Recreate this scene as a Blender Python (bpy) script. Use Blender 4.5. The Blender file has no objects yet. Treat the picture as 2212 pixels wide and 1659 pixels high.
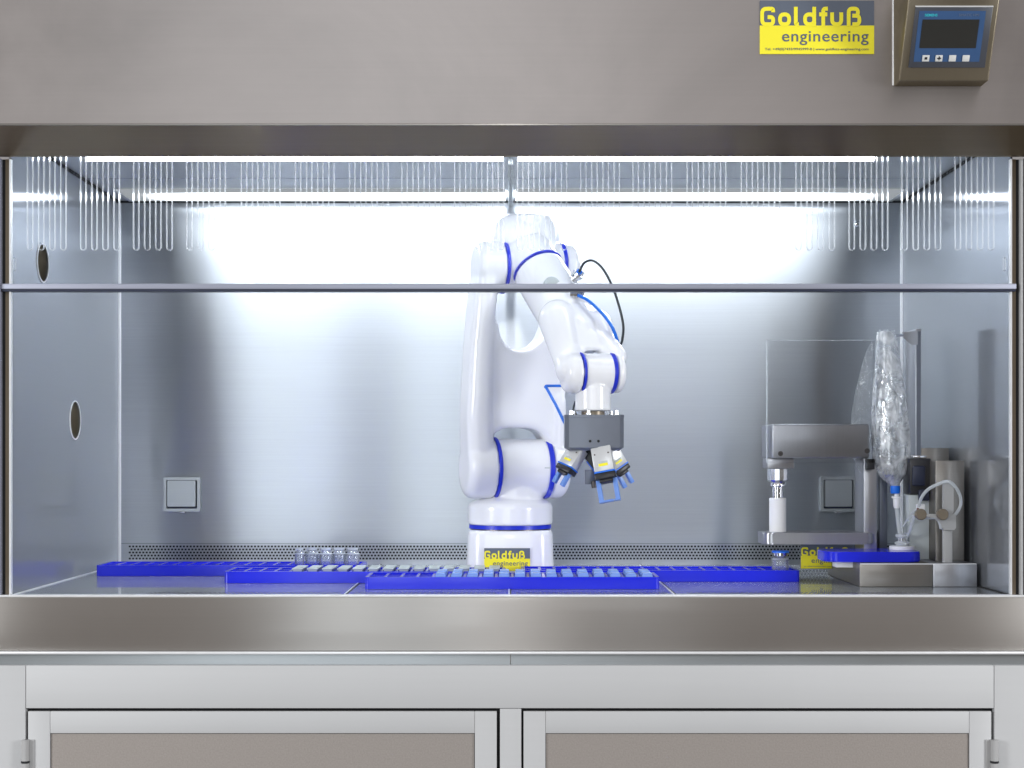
import bpy, bmesh, math, random
from mathutils import Vector, Matrix, noise
random.seed(7)
C = bpy.context.scene.collection
SC = bpy.context.scene
R = math.radians

# ---------------------------------------------------------------- camera, world, light
F, DC, ZC, VX, VY = 3420.0, 2.38, 0.21, 1103.0, 983.0      # picture units: photograph scaled to 2212 x 1659
def S(y): return F/(DC+y)
def X(px, y): return (px-VX)/S(y)
def Z(py, y): return ZC+(VY-py)/S(y)
def P(px, py, y): return Vector((X(px, y), y, Z(py, y)))

cam = bpy.data.cameras.new('camera'); co = bpy.data.objects.new('camera', cam); C.objects.link(co)
co.location = (0, -DC, ZC); co.rotation_euler = (R(90), 0, 0)
cam.sensor_width = 36; cam.lens = F/2212*36; cam.shift_x = 3/2212; cam.shift_y = 153.5/2212
cam.clip_end = 100; cam.clip_start = .05
SC.camera = co

w = bpy.data.worlds.new('World'); SC.world = w; w.use_nodes = True
nt = w.node_tree; bg = nt.nodes['Background']
tc = nt.nodes.new('ShaderNodeTexCoord'); sp = nt.nodes.new('ShaderNodeSeparateXYZ'); cr = nt.nodes.new('ShaderNodeValToRGB')
mr = nt.nodes.new('ShaderNodeMapRange')
nt.links.new(tc.outputs['Generated'], sp.inputs[0]); nt.links.new(sp.outputs['Z'], mr.inputs['Value'])
mr.inputs['From Min'].default_value = -1; mr.inputs['From Max'].default_value = 1
nt.links.new(mr.outputs[0], cr.inputs[0]); nt.links.new(cr.outputs[0], bg.inputs[0])
e = cr.color_ramp.elements
e[0].position = .30; e[0].color = (.07, .06, .048, 1)
e[1].position = .50; e[1].color = (.085, .08, .075, 1)
for p_, c_ in ((.58, (.19, .18, .18)), (.70, (.37, .35, .345)), (1.0, (.44, .42, .42))):
    n_ = e.new(p_); n_.color = (*c_, 1)
bg.inputs[1].default_value = 1.0

def area(name, loc, rot, sx, sy, power, col):
    l = bpy.data.lights.new(name, 'AREA'); l.shape = 'RECTANGLE'; l.size = sx; l.size_y = sy; l.energy = power; l.color = col
    o = bpy.data.objects.new(name, l); C.objects.link(o); o.location = loc; o.rotation_euler = rot; return o
# bright window of the room behind the photographer (left) and added fill lights
def window(x0, x1, z0, z1, rad, col):      # rad = brightness of the pane
    a_ = (x1-x0)*(z1-z0); area('room_window_and_fill', ((x0+x1)/2, -3.6, (z0+z1)/2), (R(90), 0, 0), x1-x0, z1-z0, rad*math.pi*a_, col)
window(-1.505, -1.28, -.3, 1.3, .12, (.80, .92, 1.0))
window(-1.28, -.80, -.9, 1.3, 2.2, (.86, .94, 1.0))
window(-.80, -.49, -.5, 1.3, .9, (.84, .92, 1.0))
window(-.49, -.15, -.5, 1.3, 2.2, (.86, .94, 1.0))
window(.30, 1.05, .35, 1.3, 1.3, (.88, .94, 1.0))
window(-1.45, -.30, -.95, -.45, 1.1, (.86, .94, 1.0))  # extra low panel, added to brighten the reflection in the sill
for sx_ in (-1, 1): area('robot_side_fill', (sx_*2.7, -1.7, .55), (R(88), 0, R(sx_*52)), .6, .9, 34, (.96, .98, 1))  # added fill lights at both sides to brighten the robot
area('robot_front_fill', (0, -2.6, 1.0), (R(78), 0, 0), .15, .6, 3, (.97, .98, 1))  # added narrow fill behind the camera for the robot's front

SC.view_settings.view_transform = 'Standard'; SC.view_settings.look = 'None'
SC.view_settings.exposure = .62; SC.view_settings.gamma = 1
SC.render.engine = 'CYCLES'
try:
    SC.cycles.max_bounces = 14; SC.cycles.transparent_max_bounces = 40; SC.cycles.caustics_reflective = True; SC.cycles.caustics_refractive = False
    SC.cycles.sample_clamp_indirect = 3
except Exception: pass

# ---------------------------------------------------------------- materials
def nm(name):
    m = bpy.data.materials.new(name); m.use_nodes = True; return m, m.node_tree, m.node_tree.nodes, m.node_tree.links
def setin(b, **k):
    for a, v in k.items():
        a = a.replace('_', ' ')
        if a in b.inputs: b.inputs[a].default_value = v
def plastic(name, col, rough=.35, spec=.5, metal=0, var=.06, scale=60, bump=0, coat=0, trans=0, alpha=1, ior=1.45, emis=None):
    m, t, N, L = nm(name); b = N['Principled BSDF']
    tcn = N.new('ShaderNodeTexCoord'); ns = N.new('ShaderNodeTexNoise'); ns.inputs['Scale'].default_value = scale; ns.inputs['Detail'].default_value = 4
    L.new(tcn.outputs['Object'], ns.inputs['Vector'])
    mx = N.new('ShaderNodeMix'); mx.data_type = 'RGBA'
    mx.inputs[6].default_value = (*[c*(1-var) for c in col], 1); mx.inputs[7].default_value = (*[min(1, c*(1+var)) for c in col], 1)
    L.new(ns.outputs['Fac'], mx.inputs[0]); L.new(mx.outputs[2], b.inputs['Base Color'])
    r = N.new('ShaderNodeMapRange'); r.inputs['To Min'].default_value = rough*.85; r.inputs['To Max'].default_value = min(1, rough*1.15)
    L.new(ns.outputs['Fac'], r.inputs['Value']); L.new(r.outputs[0], b.inputs['Roughness'])
    b.inputs['Metallic'].default_value = metal; b.inputs['IOR'].default_value = ior
    setin(b, Coat_Weight=coat, Transmission_Weight=trans, Alpha=alpha)
    if bump:
        bp = N.new('ShaderNodeBump'); bp.inputs['Strength'].default_value = bump; bp.inputs['Distance'].default_value = .001
        L.new(ns.outputs['Fac'], bp.inputs['Height']); L.new(bp.outputs[0], b.inputs['Normal'])
    if emis:
        b.inputs['Emission Color'].default_value = (*col, 1); b.inputs['Emission Strength'].default_value = emis
    return m
def steel(name, col, rough=.34, aniso=.68, tan=(1, 0, 0), sharp=.25, srough=.14, stretch=(3, 3, 300), var=.06, blot=.05, diff=.0, bump=.04):
    """brushed sheet: grain runs along tan"""
    m, t, N, L = nm(name)
    for n in list(N): N.remove(n)
    out = N.new('ShaderNodeOutputMaterial')
    tcn = N.new('ShaderNodeTexCoord'); mp = N.new('ShaderNodeMapping'); mp.inputs['Scale'].default_value = stretch
    ns = N.new('ShaderNodeTexNoise'); ns.inputs['Scale'].default_value = 1.6; ns.inputs['Detail'].default_value = 5
    L.new(tcn.outputs['Object'], mp.inputs[0]); L.new(mp.outputs[0], ns.inputs['Vector'])
    bl = N.new('ShaderNodeTexNoise'); bl.inputs['Scale'].default_value = 2.2; bl.inputs['Detail'].default_value = 6; bl.inputs['Distortion'].default_value = .6
    L.new(tcn.outputs['Object'], bl.inputs['Vector'])
    mx = N.new('ShaderNodeMix'); mx.data_type = 'RGBA'
    mx.inputs[6].default_value = (*[c*(1-var) for c in col], 1); mx.inputs[7].default_value = (*[min(1, c*(1+var)) for c in col], 1)
    L.new(ns.outputs['Fac'], mx.inputs[0])
    mb = N.new('ShaderNodeMix'); mb.data_type = 'RGBA'; mb.blend_type = 'MULTIPLY'; mb.inputs[0].default_value = 1
    rr = N.new('ShaderNodeMapRange'); rr.inputs['From Min'].default_value = .3; rr.inputs['From Max'].default_value = .7
    rr.inputs['To Min'].default_value = 1-blot; rr.inputs['To Max'].default_value = 1+blot
    L.new(bl.outputs['Fac'], rr.inputs['Value']); L.new(mx.outputs[2], mb.inputs[6]); L.new(rr.outputs[0], mb.inputs[7])
    rg = N.new('ShaderNodeMapRange'); rg.inputs['From Min'].default_value = .3; rg.inputs['From Max'].default_value = .7
    rg.inputs['To Min'].default_value = rough*.9; rg.inputs['To Max'].default_value = rough*1.1
    L.new(bl.outputs['Fac'], rg.inputs['Value'])
    bp = N.new('ShaderNodeBump'); bp.inputs['Strength'].default_value = bump; bp.inputs['Distance'].default_value = .0006
    L.new(ns.outputs['Fac'], bp.inputs['Height'])
    g1 = N.new('ShaderNodeBsdfAnisotropic'); g1.distribution = 'BECKMANN'; g2 = N.new('ShaderNodeBsdfAnisotropic')
    cv = N.new('ShaderNodeCombineXYZ')
    for i in range(3): cv.inputs[i].default_value = tan[i]
    g1.inputs['Anisotropy'].default_value = aniso; L.new(cv.outputs[0], g1.inputs['Tangent'])
    if blot: L.new(rg.outputs[0], g1.inputs['Roughness'])
    else: g1.inputs['Roughness'].default_value = rough
    g2.inputs['Roughness'].default_value = srough
    for g in (g1, g2):
        L.new(mb.outputs[2], g.inputs['Color'])
        if bump: L.new(bp.outputs[0], g.inputs['Normal'])
    m1 = N.new('ShaderNodeMixShader'); m1.inputs[0].default_value = sharp
    L.new(g1.outputs[0], m1.inputs[1]); L.new(g2.outputs[0], m1.inputs[2])
    last = m1
    if diff:
        d = N.new('ShaderNodeBsdfDiffuse'); L.new(mb.outputs[2], d.inputs['Color'])
        m2 = N.new('ShaderNodeMixShader'); m2.inputs[0].default_value = diff
        L.new(m1.outputs[0], m2.inputs[1]); L.new(d.outputs[0], m2.inputs[2]); last = m2
    L.new(last.outputs[0], out.inputs['Surface'])
    return m
def clear(name, tint=(1, 1, 1), refl=.06, haze=.0, rough=.03, hazecol=(.9, .93, .96), bump=0, bscale=80):
    """thin clear sheet: see-through, a fresnel sheen, optional milky share"""
    m, t, N, L = nm(name)
    for n in list(N): N.remove(n)
    out = N.new('ShaderNodeOutputMaterial'); tr = N.new('ShaderNodeBsdfTransparent'); tr.inputs[0].default_value = (*tint, 1)
    gl = N.new('ShaderNodeBsdfAnisotropic'); gl.inputs['Roughness'].default_value = rough; gl.inputs['Color'].default_value = (1, 1, 1, 1)
    lw = N.new('ShaderNodeFresnel'); lw.inputs['IOR'].default_value = 1.45
    ad = N.new('ShaderNodeMath'); ad.operation = 'MULTIPLY'; ad.inputs[1].default_value = refl/.034; ad.use_clamp = True
    L.new(lw.outputs[0], ad.inputs[0])
    m1 = N.new('ShaderNodeMixShader'); L.new(ad.outputs[0], m1.inputs[0]); L.new(tr.outputs[0], m1.inputs[1]); L.new(gl.outputs[0], m1.inputs[2])
    last = m1
    nsx = N.new('ShaderNodeTexNoise'); nsx.inputs['Scale'].default_value = bscale; nsx.inputs['Detail'].default_value = 5; nsx.inputs['Distortion'].default_value = 1.5
    tcn = N.new('ShaderNodeTexCoord'); L.new(tcn.outputs['Object'], nsx.inputs['Vector'])
    if bump:
        bp = N.new('ShaderNodeBump'); bp.inputs['Strength'].default_value = bump; bp.inputs['Distance'].default_value = .004
        L.new(nsx.outputs['Fac'], bp.inputs['Height']); L.new(bp.outputs[0], gl.inputs['Normal']); L.new(bp.outputs[0], lw.inputs['Normal'])
    if haze:
        df = N.new('ShaderNodeBsdfDiffuse'); df.inputs[0].default_value = (*hazecol, 1)
        tl = N.new('ShaderNodeBsdfTranslucent'); tl.inputs[0].default_value = (*hazecol, 1)
        mm = N.new('ShaderNodeMixShader'); mm.inputs[0].default_value = .8 if name == 'slot_edge' else .5; L.new(df.outputs[0], mm.inputs[1]); L.new(tl.outputs[0], mm.inputs[2])
        m2 = N.new('ShaderNodeMixShader'); m2.inputs[0].default_value = haze
        L.new(m1.outputs[0], m2.inputs[1]); L.new(mm.outputs[0], m2.inputs[2]); last = m2
        if bump:
            mr_ = N.new('ShaderNodeMapRange'); mr_.inputs['From Min'].default_value = .40; mr_.inputs['From Max'].default_value = .66
            mr_.inputs['To Min'].default_value = haze*.3; mr_.inputs['To Max'].default_value = min(1, haze*2.2)
            L.new(nsx.outputs['Fac'], mr_.inputs['Value']); L.new(mr_.outputs[0], m2.inputs[0])
    L.new(last.outputs[0], out.inputs['Surface'])
    return m
def emit(name, col, st):
    m, t, N, L = nm(name)
    for n in list(N): N.remove(n)
    out = N.new('ShaderNodeOutputMaterial'); em = N.new('ShaderNodeEmission'); em.inputs[0].default_value = (*col, 1); em.inputs[1].default_value = st
    L.new(em.outputs[0], out.inputs[0]); return m

M = dict(
 wall = steel('brushed_steel_wall', (.41, .43, .455), rough=.285, aniso=.855, tan=(1, 0, 0), sharp=.14, srough=.14, diff=.0, bump=0, blot=0, var=.06),
 side = steel('brushed_steel_side', (.42, .44, .475), rough=.36, aniso=.86, tan=(0, 1, 0), sharp=.62, srough=.08, diff=.22, bump=0, var=.02, blot=0),
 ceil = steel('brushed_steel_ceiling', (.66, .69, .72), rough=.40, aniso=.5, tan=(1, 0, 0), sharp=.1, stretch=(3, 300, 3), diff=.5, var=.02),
 top = steel('polished_worktop', (.62, .645, .67), rough=.24, aniso=.3, tan=(1, 0, 0), diff=.16, sharp=.72, srough=.05, stretch=(3, 300, 3), bump=.01),
 head = steel('matt_header_steel', (.475, .44, .425), rough=.55, aniso=.55, tan=(1, 0, 0), sharp=.04, srough=.3, diff=.15, stretch=(2, 2, 160), blot=.24, var=.03, bump=.012),
 trim = steel('brown_trim_steel', (.31, .262, .20), rough=.42, aniso=.6, tan=(1, 0, 0), sharp=.1, blot=.07),
 sill = steel('brushed_sill_steel', (.50, .48, .455), rough=.44, aniso=.72, tan=(1, 0, 0), sharp=.05, blot=.08, diff=.03, bump=.01, var=.03),
 alu = steel('anodised_frame', (.52, .525, .53), rough=.6, aniso=.3, tan=(1, 0, 0), sharp=0, diff=.88, stretch=(1.5, 1.5, 90), blot=.03, var=.02, bump=.01),
 rail = steel('rail_metal', (.34, .355, .43), rough=.45, aniso=.3, tan=(1, 0, 0), sharp=.05, diff=.75, var=.02, bump=.01),
 lid = steel('socket_steel', (.37, .39, .40), rough=.4, aniso=.3, tan=(1, 0, 0), sharp=.1, diff=.3),
 satin = steel('satin_machine_steel', (.40, .405, .43), rough=.36, aniso=.3, tan=(1, 0, 0), sharp=.15, diff=.2, stretch=(200, 200, 5), blot=.04),
 warm = steel('warm_box_steel', (.27, .255, .235), rough=.38, aniso=.4, tan=(1, 0, 0), sharp=.2, diff=.25, blot=.06),
 bronze = steel('bronze_steel', (.27, .235, .175), rough=.4, aniso=.4, tan=(1, 0, 0), sharp=.1, diff=.25, stretch=(200, 5, 5)),
 chrome = plastic('chrome', (.72, .73, .76), rough=.13, metal=1, var=.03),
 darkmetal = plastic('dark_metal', (.11, .10, .10), rough=.35, metal=.8),
 gap = plastic('black_seal_and_shade', (.006, .006, .007), rough=.7),  # dark joints, and painted shade in gaps and cavity
 navy = plastic('navy_seal_and_shadow', (.015, .02, .045), rough=.4),  # seals, and the painted shadow behind the socket lids
 whiteedge = plastic('pale_edge', (.78, .79, .80), rough=.3, metal=.3),
 robot = plastic('robot_white_paint', (.83, .84, .875), rough=.2, var=.012, scale=8, coat=.3),
 ring = plastic('blue_seal_ring', (.012, .03, .52), rough=.3, var=.05),
 grey = plastic('grey_housing', (.15, .165, .20), rough=.32, metal=.35, var=.08, scale=20),
 greyside = plastic('grey_cap', (.46, .50, .51), rough=.5),
 tray = plastic('blue_tray_plastic', (.014, .022, .60), rough=.17, var=.04, scale=30),
 pad = plastic('light_blue_insert', (.19, .32, .68), rough=.35, var=.08, scale=40),
 plate = plastic('grey_stopper_plate', (.42, .47, .47), rough=.4, metal=.3),
 finger = plastic('blue_finger', (.14, .27, .66), rough=.3, var=.1, scale=60),
 black = plastic('black_plastic', (.018, .018, .022), rough=.35, bump=.1),
 white = plastic('white_plastic', (.82, .82, .83), rough=.35, var=.02),
 gripbody = plastic('gripper_body', (.58, .59, .60), rough=.3, metal=.3, var=.04),
 ivory = plastic('pale_grey_plastic', (.40, .40, .40), rough=.4, var=.03),
 brownknob = plastic('bronze_knob', (.24, .20, .15), rough=.4, metal=.5),
 yellow = plastic('yellow_print', (.92, .82, .03), rough=.4, var=.02),
 slate = plastic('slate_print', (.11, .13, .17), rough=.45, var=.03),
 bluehose = plastic('blue_hose', (.01, .15, .68), rough=.3),
 blackcable = plastic('black_cable', (.02, .025, .03), rough=.45),
 bluecollar = plastic('blue_collar', (.01, .16, .75), rough=.35),
 panel = plastic('matt_door_panel', (.325, .292, .268), rough=.55, var=.2, scale=420, metal=.3, bump=.25),
 hmi = plastic('panel_blue', (.035, .085, .20), rough=.4), bezel = plastic('bezel_grey', (.055, .06, .075), rough=.35),
 screen = plastic('dark_screen', (.028, .028, .026), rough=.12), teal = plastic('teal_print', (.05, .50, .58), rough=.4),
 greyprint = plastic('grey_print', (.12, .17, .27), rough=.4), button = plastic('button_white', (.62, .62, .60), rough=.4),
 floor = plastic('room_floor', (.16, .14, .12), rough=.4, scale=3, var=.1),
 tube = emit('lamp_tube_glow', (.84, .92, 1.0), 14), tubef = emit('front_tube_glow', (.86, .93, 1.0), 18),
 pane = clear('window_glass', (.985, .99, .995), refl=.0015, rough=.0),
 rim = clear('slot_edge', (.99, 1, 1), refl=.02, haze=.26, rough=.1, hazecol=(.98, .99, 1)),  # milky white share stands for light caught by the slot edges
 acryl = clear('acrylic_sheet', (.965, .97, .975), refl=.04, rough=.02),
 acrylrim = clear('acrylic_edge', (.95, .98, .99), refl=.06, haze=.28, rough=.1),
 bag = clear('crumpled_clear_film', (.86, .89, .91), refl=.26, haze=.34, rough=.10, bump=.6, bscale=26, hazecol=(.97,.98,1)),
 film = clear('thin_clear_film', (.97, .975, .98), refl=.05, haze=.025, rough=.08, bump=.5, bscale=30),
 glass = clear('vial_glass', (.95, .97, .98), refl=.04, haze=.14, rough=.03),
 glassrim = clear('vial_rim', (.95, .97, .98), refl=.08, haze=.55, rough=.05),
 tubing = clear('milky_tubing', (.9, .93, .95), refl=.1, haze=.55, rough=.15),
)

def diffuser(name, col, st, half, yc, wy):
    m, t, N, L = nm(name)
    for n in list(N): N.remove(n)
    out = N.new('ShaderNodeOutputMaterial'); em = N.new('ShaderNodeEmission'); em.inputs[0].default_value = (*col, 1)
    g = N.new('ShaderNodeNewGeometry'); sp_ = N.new('ShaderNodeSeparateXYZ'); L.new(g.outputs['Position'], sp_.inputs[0])
    ax = N.new('ShaderNodeMath'); ax.operation = 'ABSOLUTE'; L.new(sp_.outputs['X'], ax.inputs[0])
    m1 = N.new('ShaderNodeMapRange'); m1.interpolation_type = 'SMOOTHSTEP'; m1.inputs['From Min'].default_value = half; m1.inputs['From Max'].default_value = half*.76
    L.new(ax.outputs[0], m1.inputs['Value'])
    sy = N.new('ShaderNodeMath'); sy.operation = 'SUBTRACT'; sy.inputs[1].default_value = yc; L.new(sp_.outputs['Y'], sy.inputs[0])
    ay = N.new('ShaderNodeMath'); ay.operation = 'ABSOLUTE'; L.new(sy.outputs[0], ay.inputs[0])
    m2 = N.new('ShaderNodeMapRange'); m2.interpolation_type = 'SMOOTHERSTEP'; m2.inputs['From Min'].default_value = wy; m2.inputs['From Max'].default_value = 0
    L.new(ay.outputs[0], m2.inputs['Value'])
    mu = N.new('ShaderNodeMath'); mu.operation = 'MULTIPLY'; L.new(m1.outputs[0], mu.inputs[0]); L.new(m2.outputs[0], mu.inputs[1])
    ms = N.new('ShaderNodeMath'); ms.operation = 'MULTIPLY_ADD'; ms.inputs[1].default_value = st; ms.inputs[2].default_value = .25; L.new(mu.outputs[0], ms.inputs[0])
    L.new(ms.outputs[0], em.inputs[1]); L.new(em.outputs[0], out.inputs[0]); return m

# ---------------------------------------------------------------- mesh helpers
def obj(name, bm, m, parent=None, smooth=True, ang=35, loc=None):
    me = bpy.data.meshes.new(name)
    if isinstance(bm, bmesh.types.BMesh):
        bmesh.ops.recalc_face_normals(bm, faces=bm.faces); bm.to_mesh(me); bm.free()
    else: me = bm; me.name = name
    if smooth:
        for p in me.polygons: p.use_smooth = True
        if ang < 180: me.set_sharp_from_angle(angle=R(ang))
    me.materials.clear(); me.materials.append(m if not isinstance(m, str) else M[m])
    o = bpy.data.objects.new(name, me); C.objects.link(o)
    if parent is not None: attach(o, parent)
    return o
def wmat(o):
    m = Matrix.LocRotScale(o.location, o.rotation_euler, o.scale)
    return wmat(o.parent) @ m if o.parent else m
def attach(o, parent):          # keep world-space geometry: child origin moved to world zero through its location
    o.parent = parent
    inv = wmat(parent).inverted()
    o.location = inv.to_translation(); o.rotation_euler = inv.to_euler()
def thing(name, label, cat, loc=(0, 0, 0), group=None):
    o = bpy.data.objects.new(name, None); C.objects.link(o); o.empty_display_size = .02
    o.location = loc; o['label'] = label; o['category'] = cat
    if group: o['group'] = group
    return o
def tag(o, label, cat, group=None):
    o['label'] = label; o['category'] = cat
    if group: o['group'] = group
    return o
def rebase(o, pt):              # single-mesh thing: put the origin at its base
    pt = Vector(pt); o.data.transform(Matrix.Translation(-pt)); o.location = pt; return o
def BM(): return bmesh.new()
def box(bm, x0, x1, y0, y1, z0, z1, bev=0, seg=2, mat=None):
    t = bmesh.new(); bmesh.ops.create_cube(t, size=1)
    for v in t.verts: v.co = Vector(((x0+x1)/2+v.co.x*(x1-x0), (y0+y1)/2+v.co.y*(y1-y0), (z0+z1)/2+v.co.z*(z1-z0)))
    if bev: bmesh.ops.bevel(t, geom=list(t.edges), offset=bev, segments=seg, profile=.5, affect='EDGES')
    if mat is not None: bmesh.ops.transform(t, matrix=mat, verts=t.verts)
    merge(bm, t); return bm
def merge(bm, t):
    vm = [bm.verts.new(v.co) for v in t.verts]; t.verts.index_update()
    for f in t.faces:
        try: bm.faces.new([vm[v.index] for v in f.verts])
        except ValueError: pass
    t.free()
def pxbox(bm, px0, px1, py0, py1, y0, y1, bev=0, seg=2):    # front face at y0 covers these picture units
    return box(bm, X(px0, y0), X(px1, y0), y0, y1, Z(py1, y0), Z(py0, y0), bev, seg)
def frame(axis):
    a = Vector(axis).normalized(); h = Vector((0, 0, 1)) if abs(a.z) < .9 else Vector((1, 0, 0))
    u = a.cross(h).normalized(); v = a.cross(u).normalized(); return u, v, a
def lathe(bm, prof, o=(0, 0, 0), axis=(0, 0, 1), n=40, closed=False):
    """prof: (distance along the axis, radius)"""
    u, v, a = frame(axis); o = Vector(o); rings = []
    for h, r in prof:
        if r < 1e-6: rings.append([bm.verts.new(o+a*h)])
        else: rings.append([bm.verts.new(o+a*h+u*r*math.cos(2*math.pi*i/n)+v*r*math.sin(2*math.pi*i/n)) for i in range(n)])
    prs = list(zip(rings, rings[1:]))
    if closed: prs.append((rings[-1], rings[0]))
    for A, B in prs:
        for i in range(n):
            j = (i+1) % n
            if len(A) == 1 and len(B) == 1: continue
            if len(A) == 1: bm.faces.new((A[0], B[i], B[j]))
            elif len(B) == 1: bm.faces.new((A[i], A[j], B[0]))
            else: bm.faces.new((A[i], A[j], B[j], B[i]))
    return bm
def capsule(bm, p0, p1, r0, r1, n=32, k=6):
    p0, p1 = Vector(p0), Vector(p1); L_ = (p1-p0).length
    pr = [(-r0*math.cos(t*math.pi/2/k), r0*math.sin(t*math.pi/2/k)) for t in range(k+1)]
    pr += [(L_+r1*math.sin(t*math.pi/2/k), r1*math.cos(t*math.pi/2/k)) for t in range(k+1)]
    pr[-1] = (L_+r1, 0); pr[0] = (-r0, 0)
    return lathe(bm, pr, p0, p1-p0, n)
def disc(bm, c, axis, h0, h1, r, round0=0, round1=0, n=48):
    """drum from h0 to h1 along the axis with rounded rims"""
    pr = [(h0, 0)]
    if round0:
        for k in range(7):
            t = k/6*math.pi/2; pr.append((h0+round0*(1-math.sin(t)) if False else h0+round0*(1-math.cos(t)) , r-round0*1.0*(1-math.sin(t))))
    else: pr.append((h0, r))
    if round1:
        for k in range(7):
            t = k/6*math.pi/2; pr.append((h1-round1*(1-math.cos(math.pi/2-t)), r-round1*(1-math.sin(math.pi/2-t))))
    else: pr.append((h1, r))
    pr.append((h1, 0))
    return lathe(bm, pr, c, axis, n)
def catmull(pts, k=8):
    pts = [Vector(p) for p in pts]; q = [pts[0]*2-pts[1]]+pts+[pts[-1]*2-pts[-2]]; out = []
    for i in range(1, len(q)-2):
        for j in range(k):
            t = j/k; a, b, c, d = q[i-1], q[i], q[i+1], q[i+2]
            out.append(.5*((2*b)+(c-a)*t+(2*a-5*b+4*c-d)*t*t+(3*b-a-3*c+d)*t**3))
    out.append(pts[-1]); return out
def tube(bm, pts, r, n=10, smooth=True, k=8):
    pts = catmull(pts, k) if smooth else [Vector(p) for p in pts]
    rings = []; up = None
    for i, p in enumerate(pts):
        d = (pts[min(i+1, len(pts)-1)]-pts[max(i-1, 0)]).normalized()
        if up is None: up = frame(d)[0]
        up = (up-d*up.dot(d)).normalized(); v = d.cross(up)
        rr = r[min(i, len(r)-1)] if isinstance(r, (list, tuple)) else r
        rings.append([bm.verts.new(p+up*rr*math.cos(2*math.pi*q/n)+v*rr*math.sin(2*math.pi*q/n)) for q in range(n)])
    for A, B in zip(rings, rings[1:]):
        for q in range(n): bm.faces.new((A[q], A[(q+1) % n], B[(q+1) % n], B[q]))
    bm.faces.new(rings[0][::-1]); bm.faces.new(rings[-1]); return bm
def prism(bm, poly, f0, f1):
    """poly: 2D points; f0, f1 map a 2D point to 3D at either end"""
    A = [bm.verts.new(f0(p)) for p in poly]; B = [bm.verts.new(f1(p)) for p in poly]; n = len(poly)
    bm.faces.new(A[::-1]); bm.faces.new(B)
    for i in range(n): bm.faces.new((A[i], A[(i+1) % n], B[(i+1) % n], B[i]))
    return bm
def rrect(x0, x1, y0, y1, r, k=5):
    out = []
    for cx, cy, a0 in ((x1-r, y1-r, 0), (x0+r, y1-r, 90), (x0+r, y0+r, 180), (x1-r, y0+r, 270)):
        for i in range(k+1):
            a = R(a0+90*i/k); out.append((cx+r*math.cos(a), cy+r*math.sin(a)))
    return out
def plateZ(bm, poly, z0, z1): return prism(bm, poly, lambda p: Vector((p[0], p[1], z0)), lambda p: Vector((p[0], p[1], z1)))
def plateY(bm, poly, y0, y1): return prism(bm, poly, lambda p: Vector((p[0], y0, p[1])), lambda p: Vector((p[0], y1, p[1])))
def ringY(bm, outer, inner, y0, y1):
    n = len(outer); L4 = []
    for poly, y in ((outer, y0), (inner, y0), (inner, y1), (outer, y1)): L4.append([bm.verts.new((p[0], y, p[1])) for p in poly])
    for A, B in zip(L4, L4[1:]+L4[:1]):
        for i in range(n): bm.faces.new((A[i], A[(i+1) % n], B[(i+1) % n], B[i]))
    return bm
def ringZ(bm, outer, inner, z0, z1):
    n = len(outer); L4 = []
    for poly, z in ((outer, z0), (inner, z0), (inner, z1), (outer, z1)): L4.append([bm.verts.new((p[0], p[1], z)) for p in poly])
    for A, B in zip(L4, L4[1:]+L4[:1]):
        for i in range(n): bm.faces.new((A[i], A[(i+1) % n], B[(i+1) % n], B[i]))
    return bm
def fuse(bm, voxel=.0025, it=8):
    """union of overlapping closed shapes with softened joins"""
    bmesh.ops.recalc_face_normals(bm, faces=bm.faces)
    me = bpy.data.meshes.new('tmp'); bm.to_mesh(me); bm.free()
    o = bpy.data.objects.new('tmp', me); C.objects.link(o)
    md = o.modifiers.new('r', 'REMESH'); md.mode = 'VOXEL'; md.voxel_size = voxel; md.use_smooth_shade = True
    sm = o.modifiers.new('s', 'SMOOTH'); sm.factor = .5; sm.iterations = it
    dg = bpy.context.evaluated_depsgraph_get(); dg.update()
    out = bpy.data.meshes.new_from_object(o.evaluated_get(dg)); bpy.data.objects.remove(o)
    return out
def curve_plate(loops, thick, to3d):
    """flat plate with holes from 2D loops (first is the outline)"""
    cu = bpy.data.curves.new('c', 'CURVE'); cu.dimensions = '2D'; cu.fill_mode = 'BOTH'; cu.extrude = thick/2
    for lp in loops:
        s = cu.splines.new('POLY'); s.points.add(len(lp)-1)
        for i, p in enumerate(lp): s.points[i].co = (p[0], p[1], 0, 1)
        s.use_cyclic_u = True
    o = bpy.data.objects.new('c', cu); C.objects.link(o); dg = bpy.context.evaluated_depsgraph_get(); dg.update()
    me = bpy.data.meshes.new_from_object(o.evaluated_get(dg)); bpy.data.objects.remove(o)
    for v in me.vertices: v.co = to3d(v.co)
    return me
def text_mesh(s, size, bold=0, ext=.0002, space=1.0, align='LEFT'):
    cu = bpy.data.curves.new('t', 'FONT'); cu.body = s; cu.size = size; cu.offset = bold; cu.extrude = ext; cu.space_character = space; cu.align_x = align
    o = bpy.data.objects.new('t', cu); C.objects.link(o); dg = bpy.context.evaluated_depsgraph_get(); dg.update()
    me = bpy.data.meshes.new_from_object(o.evaluated_get(dg)); bpy.data.objects.remove(o); return me
def text_on(name, s, size, m, parent, mat, width=None, height=None, bold=0, ext=.0002, space=1.0):
    me = text_mesh(s, size, bold, ext, space)
    xs = [v.co.x for v in me.vertices]; ys = [v.co.y for v in me.vertices]
    x0, x1, y0 = min(xs), max(xs), min(ys)
    kx = width/(x1-x0) if width else 1
    ky = height/(max(ys)-y0) if height else kx
    for v in me.vertices: v.co = mat @ Vector(((v.co.x-x0)*kx, (v.co.y-y0)*ky, v.co.z))
    return obj(name, me, m, parent, smooth=False)

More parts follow.
